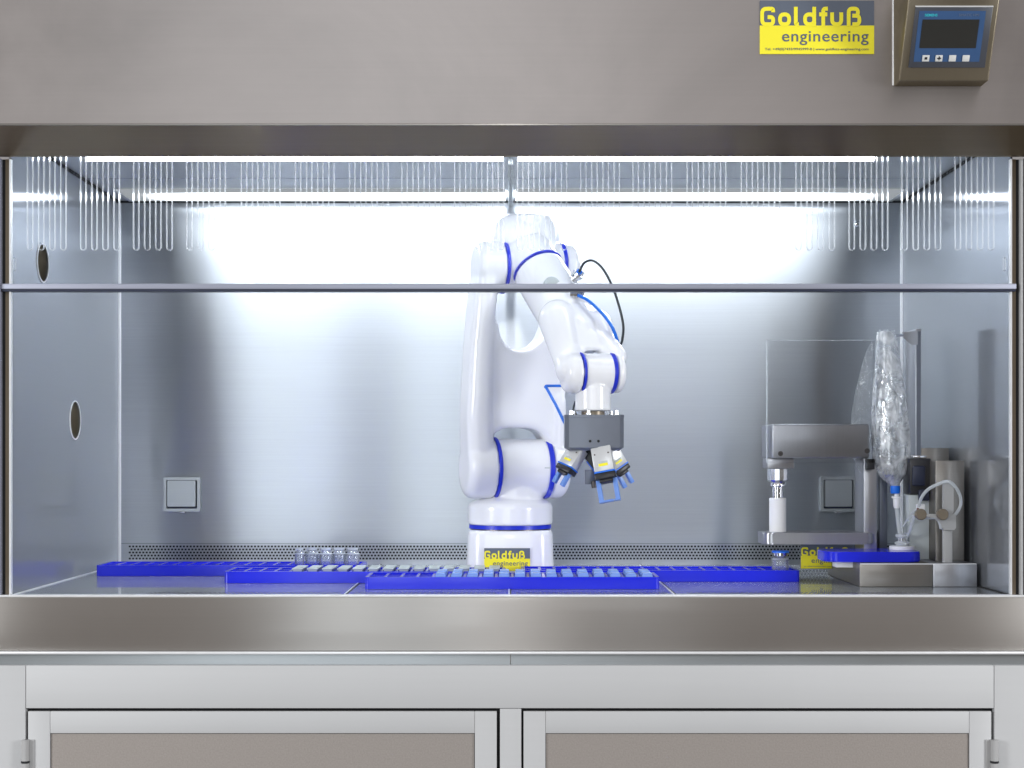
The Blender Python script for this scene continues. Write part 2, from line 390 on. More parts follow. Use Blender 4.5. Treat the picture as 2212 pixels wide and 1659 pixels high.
# ================================================================= SETTING
fl = obj('floor', plateZ(BM(), [(-6, -6), (6, -6), (6, 3), (-6, 3)], -1.02, -1.0), 'floor', smooth=False); fl['kind'] = 'structure'
fl['label'] = 'dark room floor below the cabinet'

# ================================================================= CABINET
cab = thing('flow_cabinet', 'large stainless steel laminar flow cabinet with brushed walls, sliding window and pale doors below', 'cabinet', (0, .3, -1.0))
YB, W, H = .65, .75, .697
# back wall above the perforated strip, strip itself
strip_top = .041
bw = obj('back_wall', box(BM(), -W, W, YB, YB+.003, strip_top, H), 'wall', cab, smooth=False)
pitch, rows, rh = .00648, 5, .0058
n_col = int((2*W-.03)/pitch); x_start = -n_col*pitch/2
bm = BM()
def holecell(bm, cx, cz, w2, h2, hw, hh):
    o_ = [(w2, h2), (-w2, h2), (-w2, -h2), (w2, -h2)]; i_ = [(hw, hh), (-hw, hh), (-hw, -hh), (hw, -hh)]
    A = [bm.verts.new((cx+a, YB, cz+b)) for a, b in o_]; B = [bm.verts.new((cx+a, YB, cz+b)) for a, b in i_]
    D = [bm.verts.new((cx+a, YB+.0015, cz+b)) for a, b in i_]
    for k in range(4):
        bm.faces.new((A[k], A[(k+1) % 4], B[(k+1) % 4], B[k])); bm.faces.new((B[k], B[(k+1) % 4], D[(k+1) % 4], D[k]))
zt = strip_top-.003
for r_ in range(rows):
    off = (r_ % 2)*pitch/2
    for c_ in range(n_col):
        holecell(bm, x_start+c_*pitch+pitch/2+off, zt-rh*(r_+.5), pitch/2, rh/2, .0021, .00175)
    for a_, b_ in ((-W, x_start+off), (x_start+off+n_col*pitch, W)):
        bm.faces.new([bm.verts.new(p) for p in ((a_, YB, zt-rh*r_), (b_, YB, zt-rh*r_), (b_, YB, zt-rh*(r_+1)), (a_, YB, zt-rh*(r_+1)))])
bm.faces.new([bm.verts.new(p) for p in ((-W, YB, strip_top-.0006), (W, YB, strip_top-.0006), (W, YB, zt), (-W, YB, zt))])
bm.faces.new([bm.verts.new(p) for p in ((-W, YB, zt-rh*rows), (W, YB, zt-rh*rows), (W, YB, 0), (-W, YB, 0))])
obj('perforated_strip', bm, 'wall', bw, smooth=False)
obj('strip_cavity', box(BM(), -W, W, YB+.006, YB+.02, 0, strip_top), 'gap', bw, smooth=False)  # black sheet stands in for the shade behind the holes
# side walls with two round ports in the left one
def circ(cx, cy, r, n=40): return [(cx+r*math.cos(2*math.pi*i/n), cy+r*math.sin(2*math.pi*i/n)) for i in range(n)]
ports = [(.157, .518, .0295), (.345, .27, .0315)]
me = curve_plate([[(-.004, 0), (YB, 0), (YB, H), (-.004, H)]]+[circ(*p) for p in ports], .003, lambda c: Vector((-W-.0015+c.z, c.x, c.y)))
sl = obj('side_wall', me, 'side', cab, smooth=False)
sr = obj('side_wall', box(BM(), W, W+.003, -.004, YB, 0, H), 'side', cab, smooth=False)
for y_, z_, r_ in ports:
    o = obj('port_sleeve', lathe(BM(), [(0, r_), (.05, r_), (.05, r_+.002), (-.001, r_+.002), (-.001, r_)], (-W, y_, z_), (-1, 0, 0)), 'bronze', sl)
    obj('port_rim', lathe(BM(), [(-.0015, r_+.0003), (-.0015, r_+.0022), (-.0001, r_+.0022), (-.0001, r_+.0003)], (-W, y_, z_), (-1, 0, 0), closed=True), 'whiteedge', sl)
    bm = BM(); lathe(bm, [(.052, 0), (.052, r_+.004), (.058, r_+.004), (.058, 0)], (-W, y_, z_), (-1, 0, 0)); obj('port_cover', bm, 'bronze', sl)
    obj('port_pin', tube(BM(), [(-W-.02, y_-r_, z_-.006), (-W-.02, y_+r_, z_-.006)], .004, smooth=False), 'white', sl)
bm = BM(); tube(bm, [(W-.001, P(2044, 483, .2)[1], .562), (W+.002, .2, .562)], .006, n=24, smooth=False); obj('wall_button', bm, 'side', sr)
# ceiling with a centre bar, a seam, dashed corner lines drawn as dark boxes
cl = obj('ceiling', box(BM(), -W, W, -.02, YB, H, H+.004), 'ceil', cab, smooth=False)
bm = BM(); box(bm, -W+.001, W-.001, .4045, .4065, H-.0008, H-.0001); obj('ceiling_seam', bm, 'rail', cl, smooth=False)
bm = BM(); box(bm, -.0045, .0045, .21, YB-.002, H-.012, H-.001, .002); obj('ceiling_divider', bm, 'lid', cl)
bm = BM(); box(bm, -W+.002, W-.002, YB-.004, YB-.0005, H-.0045, H-.0012); obj('back_seam', bm, 'gap', cl, smooth=False)
for s_ in (-1, 1):
    bm = BM(); k = 0; y_ = .02
    while y_ < YB-.01:
        box(bm, s_*W-s_*.0012-.0012, s_*W-s_*.0012+.0012, y_, y_+.016, H-.006, H-.001); y_ += .019
    obj('dashed_corner_line', bm, 'gap', cl, smooth=False)  # dashes imitate the refraction of the window slots
# pale bent edges in the two rear corners
for s_ in (-1, 1):
    obj('corner_strip', box(BM(), s_*(W-.0025)-.0022, s_*(W-.0025)+.0022, YB-.004, YB-.0005, .002, H-.006), 'whiteedge', cab, smooth=False)
# worktop of four sheets
wt = obj('worktop', box(BM(), -W, W, 0, YB, -.004, 0), 'top', cab, smooth=False)
for px_, py_ in ((747, 1286), (1103, 1286), (1460.5, 1286)):
    x_ = X(px_, 0); bm = BM(); box(bm, x_-.0012, x_+.0012, .001, YB-.001, .0001, .0005); obj('sheet_joint', bm, 'gap', wt, smooth=False)
    bm = BM(); box(bm, x_-.0035, x_-.0014, .001, YB-.001, .0001, .0008); obj('sheet_edge', bm, 'whiteedge', wt, smooth=False)
for s_ in (-1, 1):
    obj('floor_seam', box(BM(), s_*(W-.004)-.0016, s_*(W-.004)+.0016, .002, YB-.004, .0001, .0015), 'whiteedge' if s_ < 0 else 'gap', wt, smooth=False)
for a_, b_ in ((-.55, -.262), (-.235, -.02), (.01, .235), (.27, .60)):
    bm = BM(); x_ = a_
    while x_ < b_:
        for yy in (.018, .028, .038):
            o_ = 0 if yy != .028 else .0035
            lathe(bm, [(.0002, 0), (.0002, .0018), (.0004, .0018), (.0004, 0)], (x_+o_, yy, 0), (0, 0, 1), 8)
        x_ += .007
    obj('worktop_perforation', bm, 'navy', wt, smooth=False)
# header: upright sheet, sloping trim, inner face
XO = .90
hd = obj('header_panel', box(BM(), -XO, XO, -.10, -.096, .6872, 1.25), 'head', cab, smooth=False)
bm = BM(); prism(bm, [(-.0985, .6868), (-.031, .6545), (-.020, .6545), (-.020, .70), (-.0985, .70)], lambda p: Vector((-XO, p[0], p[1])), lambda p: Vector((XO, p[0], p[1])))
obj('header_trim', bm, 'trim', cab, smooth=False)
obj('header_lip', box(BM(), -XO, XO, -.1005, -.0975, .6845, .6878, .0006), 'warm', cab, smooth=False)
# sill: front sheet and rolled lip, its highlight put into the pale colour
obj('front_sill', box(BM(), -XO, XO, -.03, -.004, -.0805, -.0012, .001), 'sill', cab)
bm = BM(); tube(bm, [(-XO, -.0285, .0004), (XO, -.0285, .0004)], .0017, smooth=False); box(bm, -XO, XO, -.0285, .0005, -.0011, .0009)
obj('sill_lip', bm, 'whiteedge', cab)
bm = BM(); box(bm, -XO, XO, -.033, -.010, -.0855, -.0815, .0008); obj('sill_edge', bm, 'whiteedge', cab)
bm = BM(); box(bm, -XO, -.0005, -.022, -.006, -.1035, -.0856); box(bm, .0005, XO, -.0215, -.006, -.1035, -.0856); obj('recess_rail', bm, 'lid', cab, smooth=False)  # grey strip set back under the sill
# window channels and posts
for s_ in (-1, 1):
    def sb(a, b, y0, y1, z0=0.001, z1=.6535): return box(BM(), min(s_*a, s_*b), max(s_*a, s_*b), y0, y1, z0, z1)
    wc = obj('window_channel', sb(.7515, .7575, -.006, .004), 'trim', cab, smooth=False)
    obj('channel_edge', sb(.7488, .7512, -.0085, .0), 'whiteedge', wc, smooth=False)
    obj('channel_groove', sb(.7578, .7625, -.004, .004), 'gap', wc, smooth=False)
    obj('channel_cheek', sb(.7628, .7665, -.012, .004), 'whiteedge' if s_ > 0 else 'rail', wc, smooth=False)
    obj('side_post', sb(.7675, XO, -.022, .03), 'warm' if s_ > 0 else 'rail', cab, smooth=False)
# lower frame and doors
YF = -.03
def fz(py): return Z(py, YF)
def fx(px): return X(px, YF)
bm = BM(); pxbox(bm, 56, 2147, 1437.5, 1530, YF, YF+.03, .0008); obj('top_rail', bm, 'alu', cab)
for a_, b_ in ((-210, 55), (2148, 2420)): bm = BM(); box(bm, fx(a_), fx(b_), YF-.0005, YF+.03, -.98, fz(1437.5), .0008); obj('corner_stile', bm, 'alu', cab)
bm = BM(); box(bm, fx(1080), fx(1126), YF, YF+.03, -.98, fz(1531), .0006); obj('centre_stile', bm, 'alu', cab)
obj('frame_shadow_gap', box(BM(), fx(50), fx(2152), YF+.012, YF+.02, -.98, fz(1500)), 'gap', cab, smooth=False)
for a_, b_, hx in ((61, 1073, 57), (1131, 2141, 2146)):
    x0, x1, zt_ = fx(a_), fx(b_), fz(1536.5); fw = .0325
    dr = obj('cabinet_door', box(BM(), x0, x1, YF+.004, YF+.012, -.96, zt_-.03), 'gap', cab, smooth=False)
    bm = BM(); box(bm, x0+fw+.0004, x1-fw-.0004, YF-.001, YF+.005, zt_-fw, zt_, .0006); obj('door_top_rail', bm, 'alu', dr)
    for q0, q1 in ((x0, x0+fw), (x1-fw, x1)): bm = BM(); box(bm, q0, q1, YF-.0012, YF+.005, -.96, zt_, .0006); obj('door_stile', bm, 'alu', dr)
    obj('door_panel', box(BM(), x0+fw+.001, x1-fw-.001, YF+.0015, YF+.003, -.95, zt_-fw-.001), 'panel', dr, smooth=False)
    bm = BM(); hxx = fx(hx); tube(bm, [(hxx, YF-.005, fz(1597)), (hxx, YF-.005, fz(1642))], .0058, n=16, smooth=False); tube(bm, [(hxx, YF-.005, fz(1647)), (hxx, YF-.005, fz(1700))], .0058, n=16, smooth=False)
    box(bm, hxx-.012 if hx > 1000 else hxx-.002, hxx+.002 if hx > 1000 else hxx+.012, YF-.003, YF-.0012, fz(1700), fz(1597))
    obj('hinge', bm, 'ivory', dr)
    bm = BM(); tube(bm, [(hxx, YF-.005, fz(1642.5)), (hxx, YF-.005, fz(1646.5))], .0064, n=16, smooth=False); obj('hinge_washer', bm, 'black', dr)

# sliding window
sw = obj('sash_window', box(BM(), -.7605, .7605, .0, .003, Z(622, 0), .690), 'pane', cab, smooth=False)
bm = BM(); box(bm, X(4, -.01), X(2194, -.01), -.014, -.0005, Z(624.5, -.012), Z(613, -.012), .001)
obj('handle_rail', bm, 'rail', sw)
bm = BM(); box(bm, X(5, -.01), X(2193, -.01), -.0125, .004, Z(629.5, -.012), Z(625, -.012)); obj('rail_seal', bm, 'navy', sw, smooth=False)
starts = [58, 173, 287, 402, 520, 637, 754, 867]
sx = [s_+24*i for s_ in starts for i in range(4)]+[981+23.6*i for i in range(5)]
sx = sx+[2206-s_-13.5 for s_ in sx]
def slot(px, pyt, pyb, wd, name='slot_rim', closed=False):
    y = .0015; x0, x1 = X(px, 0), X(px+wd, 0); r = (x1-x0)/2; cx = (x0+x1)/2; zb = Z(pyb, 0)+r; zt2 = .688 if not closed else Z(pyt, 0)-r
    pts = [(x0, zt2)]+[(cx-r*math.cos(t*math.pi/8), zb-r*math.sin(t*math.pi/8)) for t in range(9)]+[(x1, zt2)]
    if closed: pts += [(cx+r*math.cos(t*math.pi/8), zt2+r*math.sin(t*math.pi/8)) for t in range(1, 8)]
    bm = BM(); th = .0014 if not closed else .0009; A = []
    n = len(pts)
    inn = []
    for (a, b) in pts:
        dx, dz = (cx-a), 0
        if b < zb: dz = zb-b
        elif b > zt2: dz = zt2-b
        l = math.hypot(dx, dz) or 1; inn.append((a+dx/l*th, b+dz/l*th))
    L4 = [[bm.verts.new((p[0], yy, p[1])) for p in poly] for poly, yy in ((pts, -.0006), (inn, -.0006), (inn, .0036), (pts, .0036))]
    for A, B in zip(L4, L4[1:]+L4[:1]):
        for i in range(n if closed else n-1): j = (i+1) % n; bm.faces.new((A[i], A[j], B[j], B[i]))
    return obj(name, bm, 'rim', sw, smooth=False)
for s_ in sx: slot(s_, 335, 541, 13.5)
for s_ in (28, 735, 1460, 2167): slot(s_, 556, 585, 6, 'sash_catch', True)

# ================================================================= LAMPS
def lamp(name, label, y, z, half, m, yaxis_r=.006, housing=True):
    t = thing(name, label, 'lamp', (0, y, H))
    for s_ in (-1, 1):
        bm = BM(); tube(bm, [(s_*.012, y, z), (s_*(half if s_ < 0 else half-.095), y, z)], yaxis_r, n=16, smooth=False); obj('glow_tube', bm, m, t)
        bm = BM(); tube(bm, [(s_*(half if s_ < 0 else half-.095), y, z), (s_*((half if s_ < 0 else half-.095)+.012), y, z)], yaxis_r+.0015, n=16, smooth=False); obj('end_cap', bm, 'whiteedge', t)
    bm = BM(); box(bm, -half-.03, half+.03, y-.013, y+.013, z+yaxis_r+.003, H-.0005, .001); obj('lamp_housing', bm, 'whiteedge', t)
    return t
rl = thing('strip_lamp', 'rear glowing white flat strip lamp under the ceiling close to the back wall', 'lamp', (0, .56, H))
for s_ in (-1, 1):
    o = obj('diffuser', box(BM(), min(s_*.0095, s_*.715), max(s_*.0095, s_*.715), .502, .618, H-.006, H-.0021), diffuser('rear_lamp_glow', (.88, .94, 1.0), 24, .69, .57, .055), rl, smooth=False)
    o = obj('lamp_end', box(BM(), min(s_*.7155, s_*.723), max(s_*.7155, s_*.723), .502, .618, H-.007, H-.0021, .001), 'whiteedge', rl)
lamp('strip_lamp', 'front glowing white light tube just behind the lower edge of the header', .150, .6845, .675, M['tubef'], .0045)

# ================================================================= SIGNS
def rpath(pts, r, closed=False, k=6):
    pts = [Vector((*p, 0)) for p in pts]; out = []; n = len(pts)
    for i, p in enumerate(pts):
        if not closed and i in (0, n-1): out.append(p); continue
        a, b = pts[i-1]-p, pts[(i+1) % n]-p; rr = min(r, a.length*.5, b.length*.5); a, b = p+a.normalized()*rr, p+b.normalized()*rr
        for j in range(k+1): t = j/k; out.append(a*(1-t)**2+p*2*t*(1-t)*1.0+b*t*t)
    return out
def ribbon(bm, pts, wd, z, closed=False):
    n = len(pts); A, B = [], []
    for i, p in enumerate(pts):
        q0 = pts[i-1] if (i or closed) else p; q1 = pts[(i+1) % n] if (i < n-1 or closed) else p
        d0 = (p-q0); d1 = (q1-p)
        if d0.length < 1e-7: d0 = d1
        if d1.length < 1e-7: d1 = d0
        d = (d0.normalized()+d1.normalized()); d = d.normalized() if d.length > 1e-6 else d0.normalized()
        nn = Vector((-d.y, d.x, 0))*wd/2
        A.append((p+nn, z)); B.append((p-nn, z))
    vs = [[bm.verts.new((q.x, q.y, zz)) for q, zz in L_] for L_ in (A, B)]
    for i in range(n if closed else n-1): j = (i+1) % n; bm.faces.new((vs[0][i], vs[0][j], vs[1][j], vs[1][i]))
def bold_name(par, m, mt, height, width):
    L_ = [([(.70, .72), (.70, .9), (.10, .9), (.10, .10), (.70, .10), (.70, .47), (.40, .47)], .24, 0, 0),
          ([(.1, .1), (.6, .1), (.6, .61), (.1, .61)], .24, .97, 1), ([(0, 1), (0, .1), (.17, .1)], .12, 1.93, 0),
          ([(.1, .1), (.6, .1), (.6, .61), (.1, .61)], .24, 2.33, 1), ([(.6, 1), (.6, 0)], .1, 2.33, 0),
          ([(.47, .9), (.22, .9), (.22, 0)], .18, 3.2, 0), ([(0, .61), (.44, .61)], .1, 3.2, 0),
          ([(.1, .71), (.1, .1), (.6, .1), (.6, .71)], .24, 3.8, 0),
          ([(.1, 0), (.1, .9), (.60, .9), (.60, .54), (.30, .54)], .20, 4.7, 0), ([(.31, .54), (.68, .54), (.68, .10), (.30, .10)], .22, 4.7, 0)]
    bm = BM()
    for i, (pts, r, ox, cl_) in enumerate(L_):
        path = [p+Vector((ox, 0, 0)) for p in rpath(pts, r, bool(cl_))]
        ribbon(bm, path, .205, .00004*i, bool(cl_))
    kx, ky = width/5.5, height
    for v in bm.verts: v.co = mt @ Vector((v.co.x*kx, v.co.y*ky, v.co.z))
    me = bpy.data.meshes.new('company_name'); bm.to_mesh(me); bm.free()
    return obj('company_name', me, m, par, smooth=False)
def sign(label, mat, wd, ht, small=True):
    """mat: maps (x right, y up, z out) in metres from the lower left corner"""
    t = thing('company_sign', label, 'sign', mat @ Vector((wd/2, 0, 0)))
    def pl(x0, x1, y0, y1, z1, m, nme):
        bm = BM(); box(bm, x0, x1, y0, y1, .0002, z1, mat=mat); return obj(nme, bm, m, t, smooth=False)
    sp_ = ht*.535
    pl(0, wd, 0, sp_, .0009, 'yellow', 'yellow_field'); pl(0, wd, sp_+.00005, ht, .0009, 'slate', 'slate_field')
    T = lambda x, y, z: mat @ Matrix.Translation((x, y, z))
    bold_name(t, 'yellow', T(wd*.004, sp_-ht*.015, .0012), ht*.365, wd*.885)
    text_on('company_trade', 'engineering', .03, 'slate', t, T(wd*.195, ht*.165, .0012), width=wd*.755, height=ht*.265, bold=.0002, space=1.08)
    if small: text_on('contact_line', 'Tel. +49(0)7433/9945999-0 | www.goldfuss-engineering.com', .01, 'slate', t, T(wd*.045, ht*.055, .0012), width=wd*.905, height=ht*.06)
    return t
def wallmat(x, y, z, rotx=90): return Matrix.Translation((x, y, z)) @ Matrix.Rotation(R(rotx), 4, 'X')
yh = -.1004
sign('yellow and slate company sign on the steel header, left of the control panel', wallmat(X(1641, yh), yh, Z(117, yh)), X(1888, yh)-X(1641, yh), Z(2, yh)-Z(117, yh))

# ================================================================= CONTROL PANEL
cp = thing('control_panel', 'small tilted control panel with dark screen and four white keys on the header', 'control panel', (.615, -.1, .741))
xl, xr = .5513, .6785; yb, zb = -.133, .741; yt, ztp = -.133-.052*1.25, .741+.100*1.25
n = Vector((0, -(ztp-zb), (yt-yb))).normalized(); upv = Vector((0, yt-yb, ztp-zb)).normalized()
bm = BM(); prof = [(-.1002, zb-.0004), (yb, zb), (yt, ztp), (-.1002, ztp)]
prism(bm, prof, lambda p: Vector((xl, p[0], p[1])), lambda p: Vector((xr, p[0], p[1])))
bmesh.ops.bevel(bm, geom=list(bm.edges), offset=.0022, segments=3, profile=.5, affect='EDGES')
obj('panel_case', bm, 'bronze', cp)
bm = BM(); tube(bm, [(xl-.0004, -.1012, zb+.001), (xl-.0004, -.1012, ztp)], .0016, smooth=False); obj('case_edge', bm, 'whiteedge', cp)
fm = Matrix.Translation((xl, yb, zb)) @ Matrix(((1, 0, 0), (0, upv.y, n.y), (0, upv.z, n.z))).to_4x4()
def fp(u0, u1, v0, v1, z0, z1, m, nme, par, bev=0):
    bm = BM(); box(bm, u0, u1, v0, v1, z0, z1, bev, mat=fm); return obj(nme, bm, m, par)
bz = fp(.0106, .1185, .0193, .1035, .0, .003, 'bezel', 'bezel', cp, .001)
fp(.0106, .1185, .1037, .1052, .0, .0035, 'whiteedge', 'bezel_trim', bz)
fp(.0165, .109, .028, .0985, .003, .0034, 'hmi', 'blue_fascia', bz)
fp(.0222, .1015, .047, .0868, .0034, .0038, 'screen', 'screen', bz)
for i, u in enumerate((.036, .0545, .0735, .0925)):
    b_ = fp(u-.005-.003, u+.005-.003, .0285, .0375, .0034, .0048, 'button', 'key', bz, .0006)
    if i < 2:
        if i == 0: fp(u-.0048, u-.0012, .0314, .0348, .0049, .0052, 'black', 'key_symbol', bz)
        else:
            fp(u-.0036, u-.0022, .0304, .0360, .0049, .0052, 'black', 'key_symbol', bz); fp(u-.0056, u-.0002, .0322, .0340, .0050, .0053, 'black', 'key_symbol', bz)
text_on('maker_name', 'SIEMENS', .01, 'teal', bz, fm @ Matrix.Translation((.0245, .0910, .0037)), width=.0175, bold=.0002)
text_on('model_name', 'SIMATIC HMI', .01, 'greyprint', bz, fm @ Matrix.Translation((.072, .0912, .0037)), width=.028)

# ================================================================= ROBOT
TH = R(16)
U = Vector((math.cos(TH), math.sin(TH), 0)); Wv = Vector((-math.sin(TH), math.cos(TH), 0)); Zv = Vector((0, 0, 1))
YR = .405; SR = S(YR)
def RF(px, py, wv=0.0):
    """point on the arm's plane through the shoulder; wv = metres backwards"""
    du = (px-1116)/SR/math.cos(TH); p = Vector((X(1116, YR), YR, 0))+U*du
    p += Wv*wv; lean = (1010-py)/430*.030
    p -= Wv*lean
    # undo perspective of the depth so the point lands on its picture place
    s2 = S(p.y); p.z = ZC+(VY-py)/s2
    return p
def rx(px, y): return (px-VX)/S(y)
rob = thing('robot_arm', 'white six axis robot arm with blue joint rings standing behind the trays', 'robot', (0, .42, 0))
cz = .42; bx_ = X(1102, cz)
# base
def superell(a, n_=4.5, k=48):
    out = []
    for i in range(k):
        t = 2*math.pi*i/k; c, s = math.cos(t), math.sin(t)
        out.append((a*math.copysign(abs(c)**(2/n_), c), a*math.copysign(abs(s)**(2/n_), s)))
    return out
bm = BM(); rings = []
ztb = Z(1143, cz)
for zz, k in ((0, 1.02), (.01, 1.02), (ztb*.6, 1.0), (ztb-.008, .985), (ztb-.002, .965), (ztb, .93)):
    rings.append([bm.verts.new((bx_+p[0]*k, cz+p[1]*k, zz)) for p in superell(.0755)])
for A, B in zip(rings, rings[1:]):
    for i in range(48): bm.faces.new((A[i], A[(i+1) % 48], B[(i+1) % 48], B[i]))
bm.faces.new(rings[0][::-1]); bm.faces.new(rings[-1])
obj('base', bm, 'robot', rob, ang=50)
z1, z0 = Z(1132.5, cz), Z(1140.5, cz)
obj('base_ring', lathe(BM(), [(z0, .050), (z0, .0725), (z1, .0725), (z1, .050)], (bx_, cz, 0), n=64, closed=True), 'ring', rob)
obj('base_joint', lathe(BM(), [(ztb-.001, .0), (ztb-.001, .0700), (z0, .0700), (z0, .0)], (bx_, cz, 0), n=64), 'darkmetal', rob)
# turret: collar, neck, shoulder hub
sc = RF(1121, 1011); rs = 64/SR
bm = BM()
lathe(bm, [(z1, 0), (z1, .072), (z1+.002, .0748), (Z(1094, cz), .0748), (Z(1086, cz), .072), (Z(1080, cz), .064), (Z(1074, cz), .052), (Z(1074, cz), 0)], (bx_, cz, 0), n=64)
capsule(bm, (bx_+.006, cz-.004, Z(1100, cz)), (sc.x, sc.y, sc.z), .050, .043)
hw = (1178-1065)/2/SR/math.cos(TH)
disc(bm, sc, U, -hw-.001, hw+.001, rs*.985)
obj('turret', fuse(bm, .002, 7), 'robot', rob, ang=180)
# lower arm
def fork(bm, c_px, a_px, b_px, py, rpx, rnd0=0, rnd1=0):
    c = RF(c_px, py); disc(bm, c, U, (a_px-c_px)/SR/math.cos(TH), (b_px-c_px)/SR/math.cos(TH), rpx/SR, rnd0, rnd1)
bm = BM()
fork(bm, 1040, 1003, 1063.5, 1011, 66, .016, .002)
fork(bm, 1200, 1181, 1220, 1011, 66, .002, .014)
fork(bm, 1050, 1017, 1073, 577, 56, .013, .002)
fork(bm, 1215, 1201, 1232, 577, 50, .002, .012)
def slab(bm, quad, w0, w1, bev=.010):
    """quad of picture points on the arm plane, thickness w0..w1"""
    t = BM(); prism(t, quad, lambda p: RF(p[0], p[1], w0), lambda p: RF(p[0], p[1], w1))
    bmesh.ops.recalc_face_normals(t, faces=t.faces)
    bmesh.ops.bevel(t, geom=list(t.edges), offset=bev, segments=4, profile=.5, affect='EDGES'); merge(bm, t)
slab(bm, [(1020, 575), (1064, 575), (1056, 650), (1052, 720), (1053, 900), (1061, 1010), (1005, 1010), (999, 900), (1004, 740), (1010, 650)], -.044, .044, .0175)
slab(bm, [(1030, 690), (1062, 690), (1064, 718), (1072, 738), (1086, 752), (1106, 758), (1128, 755), (1146, 744), (1158, 726), (1166, 700), (1172, 660), (1226, 660), (1220, 760), (1209, 850), (1207, 925), (1212, 1010), (1184, 1010), (1176, 965), (1166, 942), (1150, 929), (1130, 925), (1085, 925), (1066, 930), (1054, 942), (1046, 965), (1030, 965)], -.033, .038, .010)
slab(bm, [(1188, 575), (1228, 575), (1224, 700), (1180, 700)], -.005, .042, .010)
slab(bm, [(1182, 850), (1207, 850), (1216, 1010), (1186, 1010)], -.040, .042, .010)
obj('lower_arm', fuse(bm, .0026, 16), 'robot', rob, ang=180)
def bring(c, axis, h0, h1, r, name='joint_ring', thick=.006):
    return obj(name, lathe(BM(), [(h0, r-thick), (h0, r-.0012), (h0+.001, r), (h1-.001, r), (h1, r-.0012), (h1, r-thick)], c, axis, 72, closed=True), 'ring', rob)
k_ = 1/SR/math.cos(TH)
c_ = RF(1063.5, 1011); bring(c_, U, -.0005, 6.5*k_, 67.0/SR)
c_ = RF(1180.5, 1011); bring(c_, U, -9.5*k_, .0005, 67.0/SR)
c_ = RF(1073, 577); bring(c_, U, -.0005, 6.5*k_, 56.5/SR)
c_ = RF(1201, 577); bring(c_, U, -8*k_, .0005, 53/SR)
# elbow block with the motor hump
ec = RF(1137, 577); bm = BM()
fork(bm, 1137, 1076, 1199, 577, 53)
pA, pB = RF(1103, 512, .012), RF(1150, 512, .012)
capsule(bm, pA, pB, .041, .041)
capsule(bm, RF(1100, 560, .01), RF(1160, 560, .01), .044, .044)
lathe(bm, [(0, 0), (0, .036), (.006, .042), (.035, .044), (.05, .044), (.05, 0)], RF(1137, 495, .02)+Vector((0, 0, -.03)), Zv)
A = P(1163, 586, .345); B = P(1278, 770, .235); fdir = (B-A).normalized()
capsule(bm, ec, A-fdir*.022, .043, .043)
lathe(bm, [(-.05, 0), (-.05, .044), (-.004, .0455), (-.004, 0)], A, fdir)
obj('elbow', fuse(bm, .0022, 8), 'robot', rob, ang=180)
bring(A, fdir, -.0045, -.0012, .0462, 'forearm_ring')
# forearm with the wrist fork
YW = .20; SW = S(YW)
def WF(px, py, wv=0.0):
    du = (px-1284)/SW/math.cos(TH); p = Vector((X(1284, YW), YW, 0))+U*du+Wv*wv; p.z = ZC+(VY-py)/S(p.y); return p
bm = BM()
lathe(bm, [(-.001, 0), (-.001, .043), (.003, .0458), (.05, .0465), (.12, .047), (.12, 0)], A, fdir, 48)
capsule(bm, A+fdir*.04, P(1250, 722, .26), .0445, .040)
lw_ = 44/SW
cw = WF(1284, 806)
disc(bm, WF(1236, 806), U, -22/SW, 14/SW, lw_, .014, .002)
disc(bm, WF(1335, 806), U, -11.5/SW, 9/SW, lw_, .002, .009)
capsule(bm, P(1190, 600, .352), WF(1234, 800), .030, .026)
capsule(bm, P(1205, 690, .25), WF(1231, 806), .033, .020)
capsule(bm, P(1218, 632, .325), WF(1333, 770), .028, .017)
capsule(bm, P(1290, 700, .26), WF(1333, 800), .025, .016)
t = BM(); q = [(1190, 690), (1290, 690), (1330, 758), (1240, 758)]
prism(t, q, lambda p: WF(p[0], p[1], .034-.030*(p[1]-690)/68), lambda p: WF(p[0], p[1], .070)); bmesh.ops.recalc_face_normals(t, faces=t.faces)
bmesh.ops.bevel(t, geom=list(t.edges), offset=.006, segments=3, affect='EDGES'); merge(bm, t)
obj('forearm', fuse(bm, .0022, 14), 'robot', rob, ang=180)
bring(WF(1250.5, 806), U, -.0005, 5/SW, lw_+.0006, 'wrist_ring'); bring(WF(1322.5, 806), U, -8/SW, .0005, lw_+.0006, 'wrist_ring')
# wrist body
bm = BM(); disc(bm, WF(1287, 806), U, -33/SW, 34/SW, lw_*.965)
wc_ = WF(1281, 840)
lathe(bm, [(Z(888, YW), 0), (Z(888, YW), .0288), (Z(887, YW)+.001, .0293), (Z(835, YW), .0285), (Z(815, YW), .02), (Z(810, YW), 0)], (wc_.x, wc_.y, 0), n=48)
obj('wrist', fuse(bm, .0018, 4), 'robot', rob, ang=180)
obj('flange', lathe(BM(), [(Z(898, YW), 0), (Z(898, YW), .019), (Z(889, YW), .019), (Z(889, YW), 0)], (wc_.x, wc_.y, 0)), 'brownknob', rob)
# grey round cap on the forearm
ad = Vector((.25, -.93, .28)).normalized(); 
def surf_cap():
    p = P(1193, 614, .266); return lathe(BM(), [(-.012, 0), (-.012, .0140), (.0, .0140), (.0015, .0132), (.0015, 0)], p, ad, 40)
obj('joint_cap', surf_cap(), 'greyside', rob)
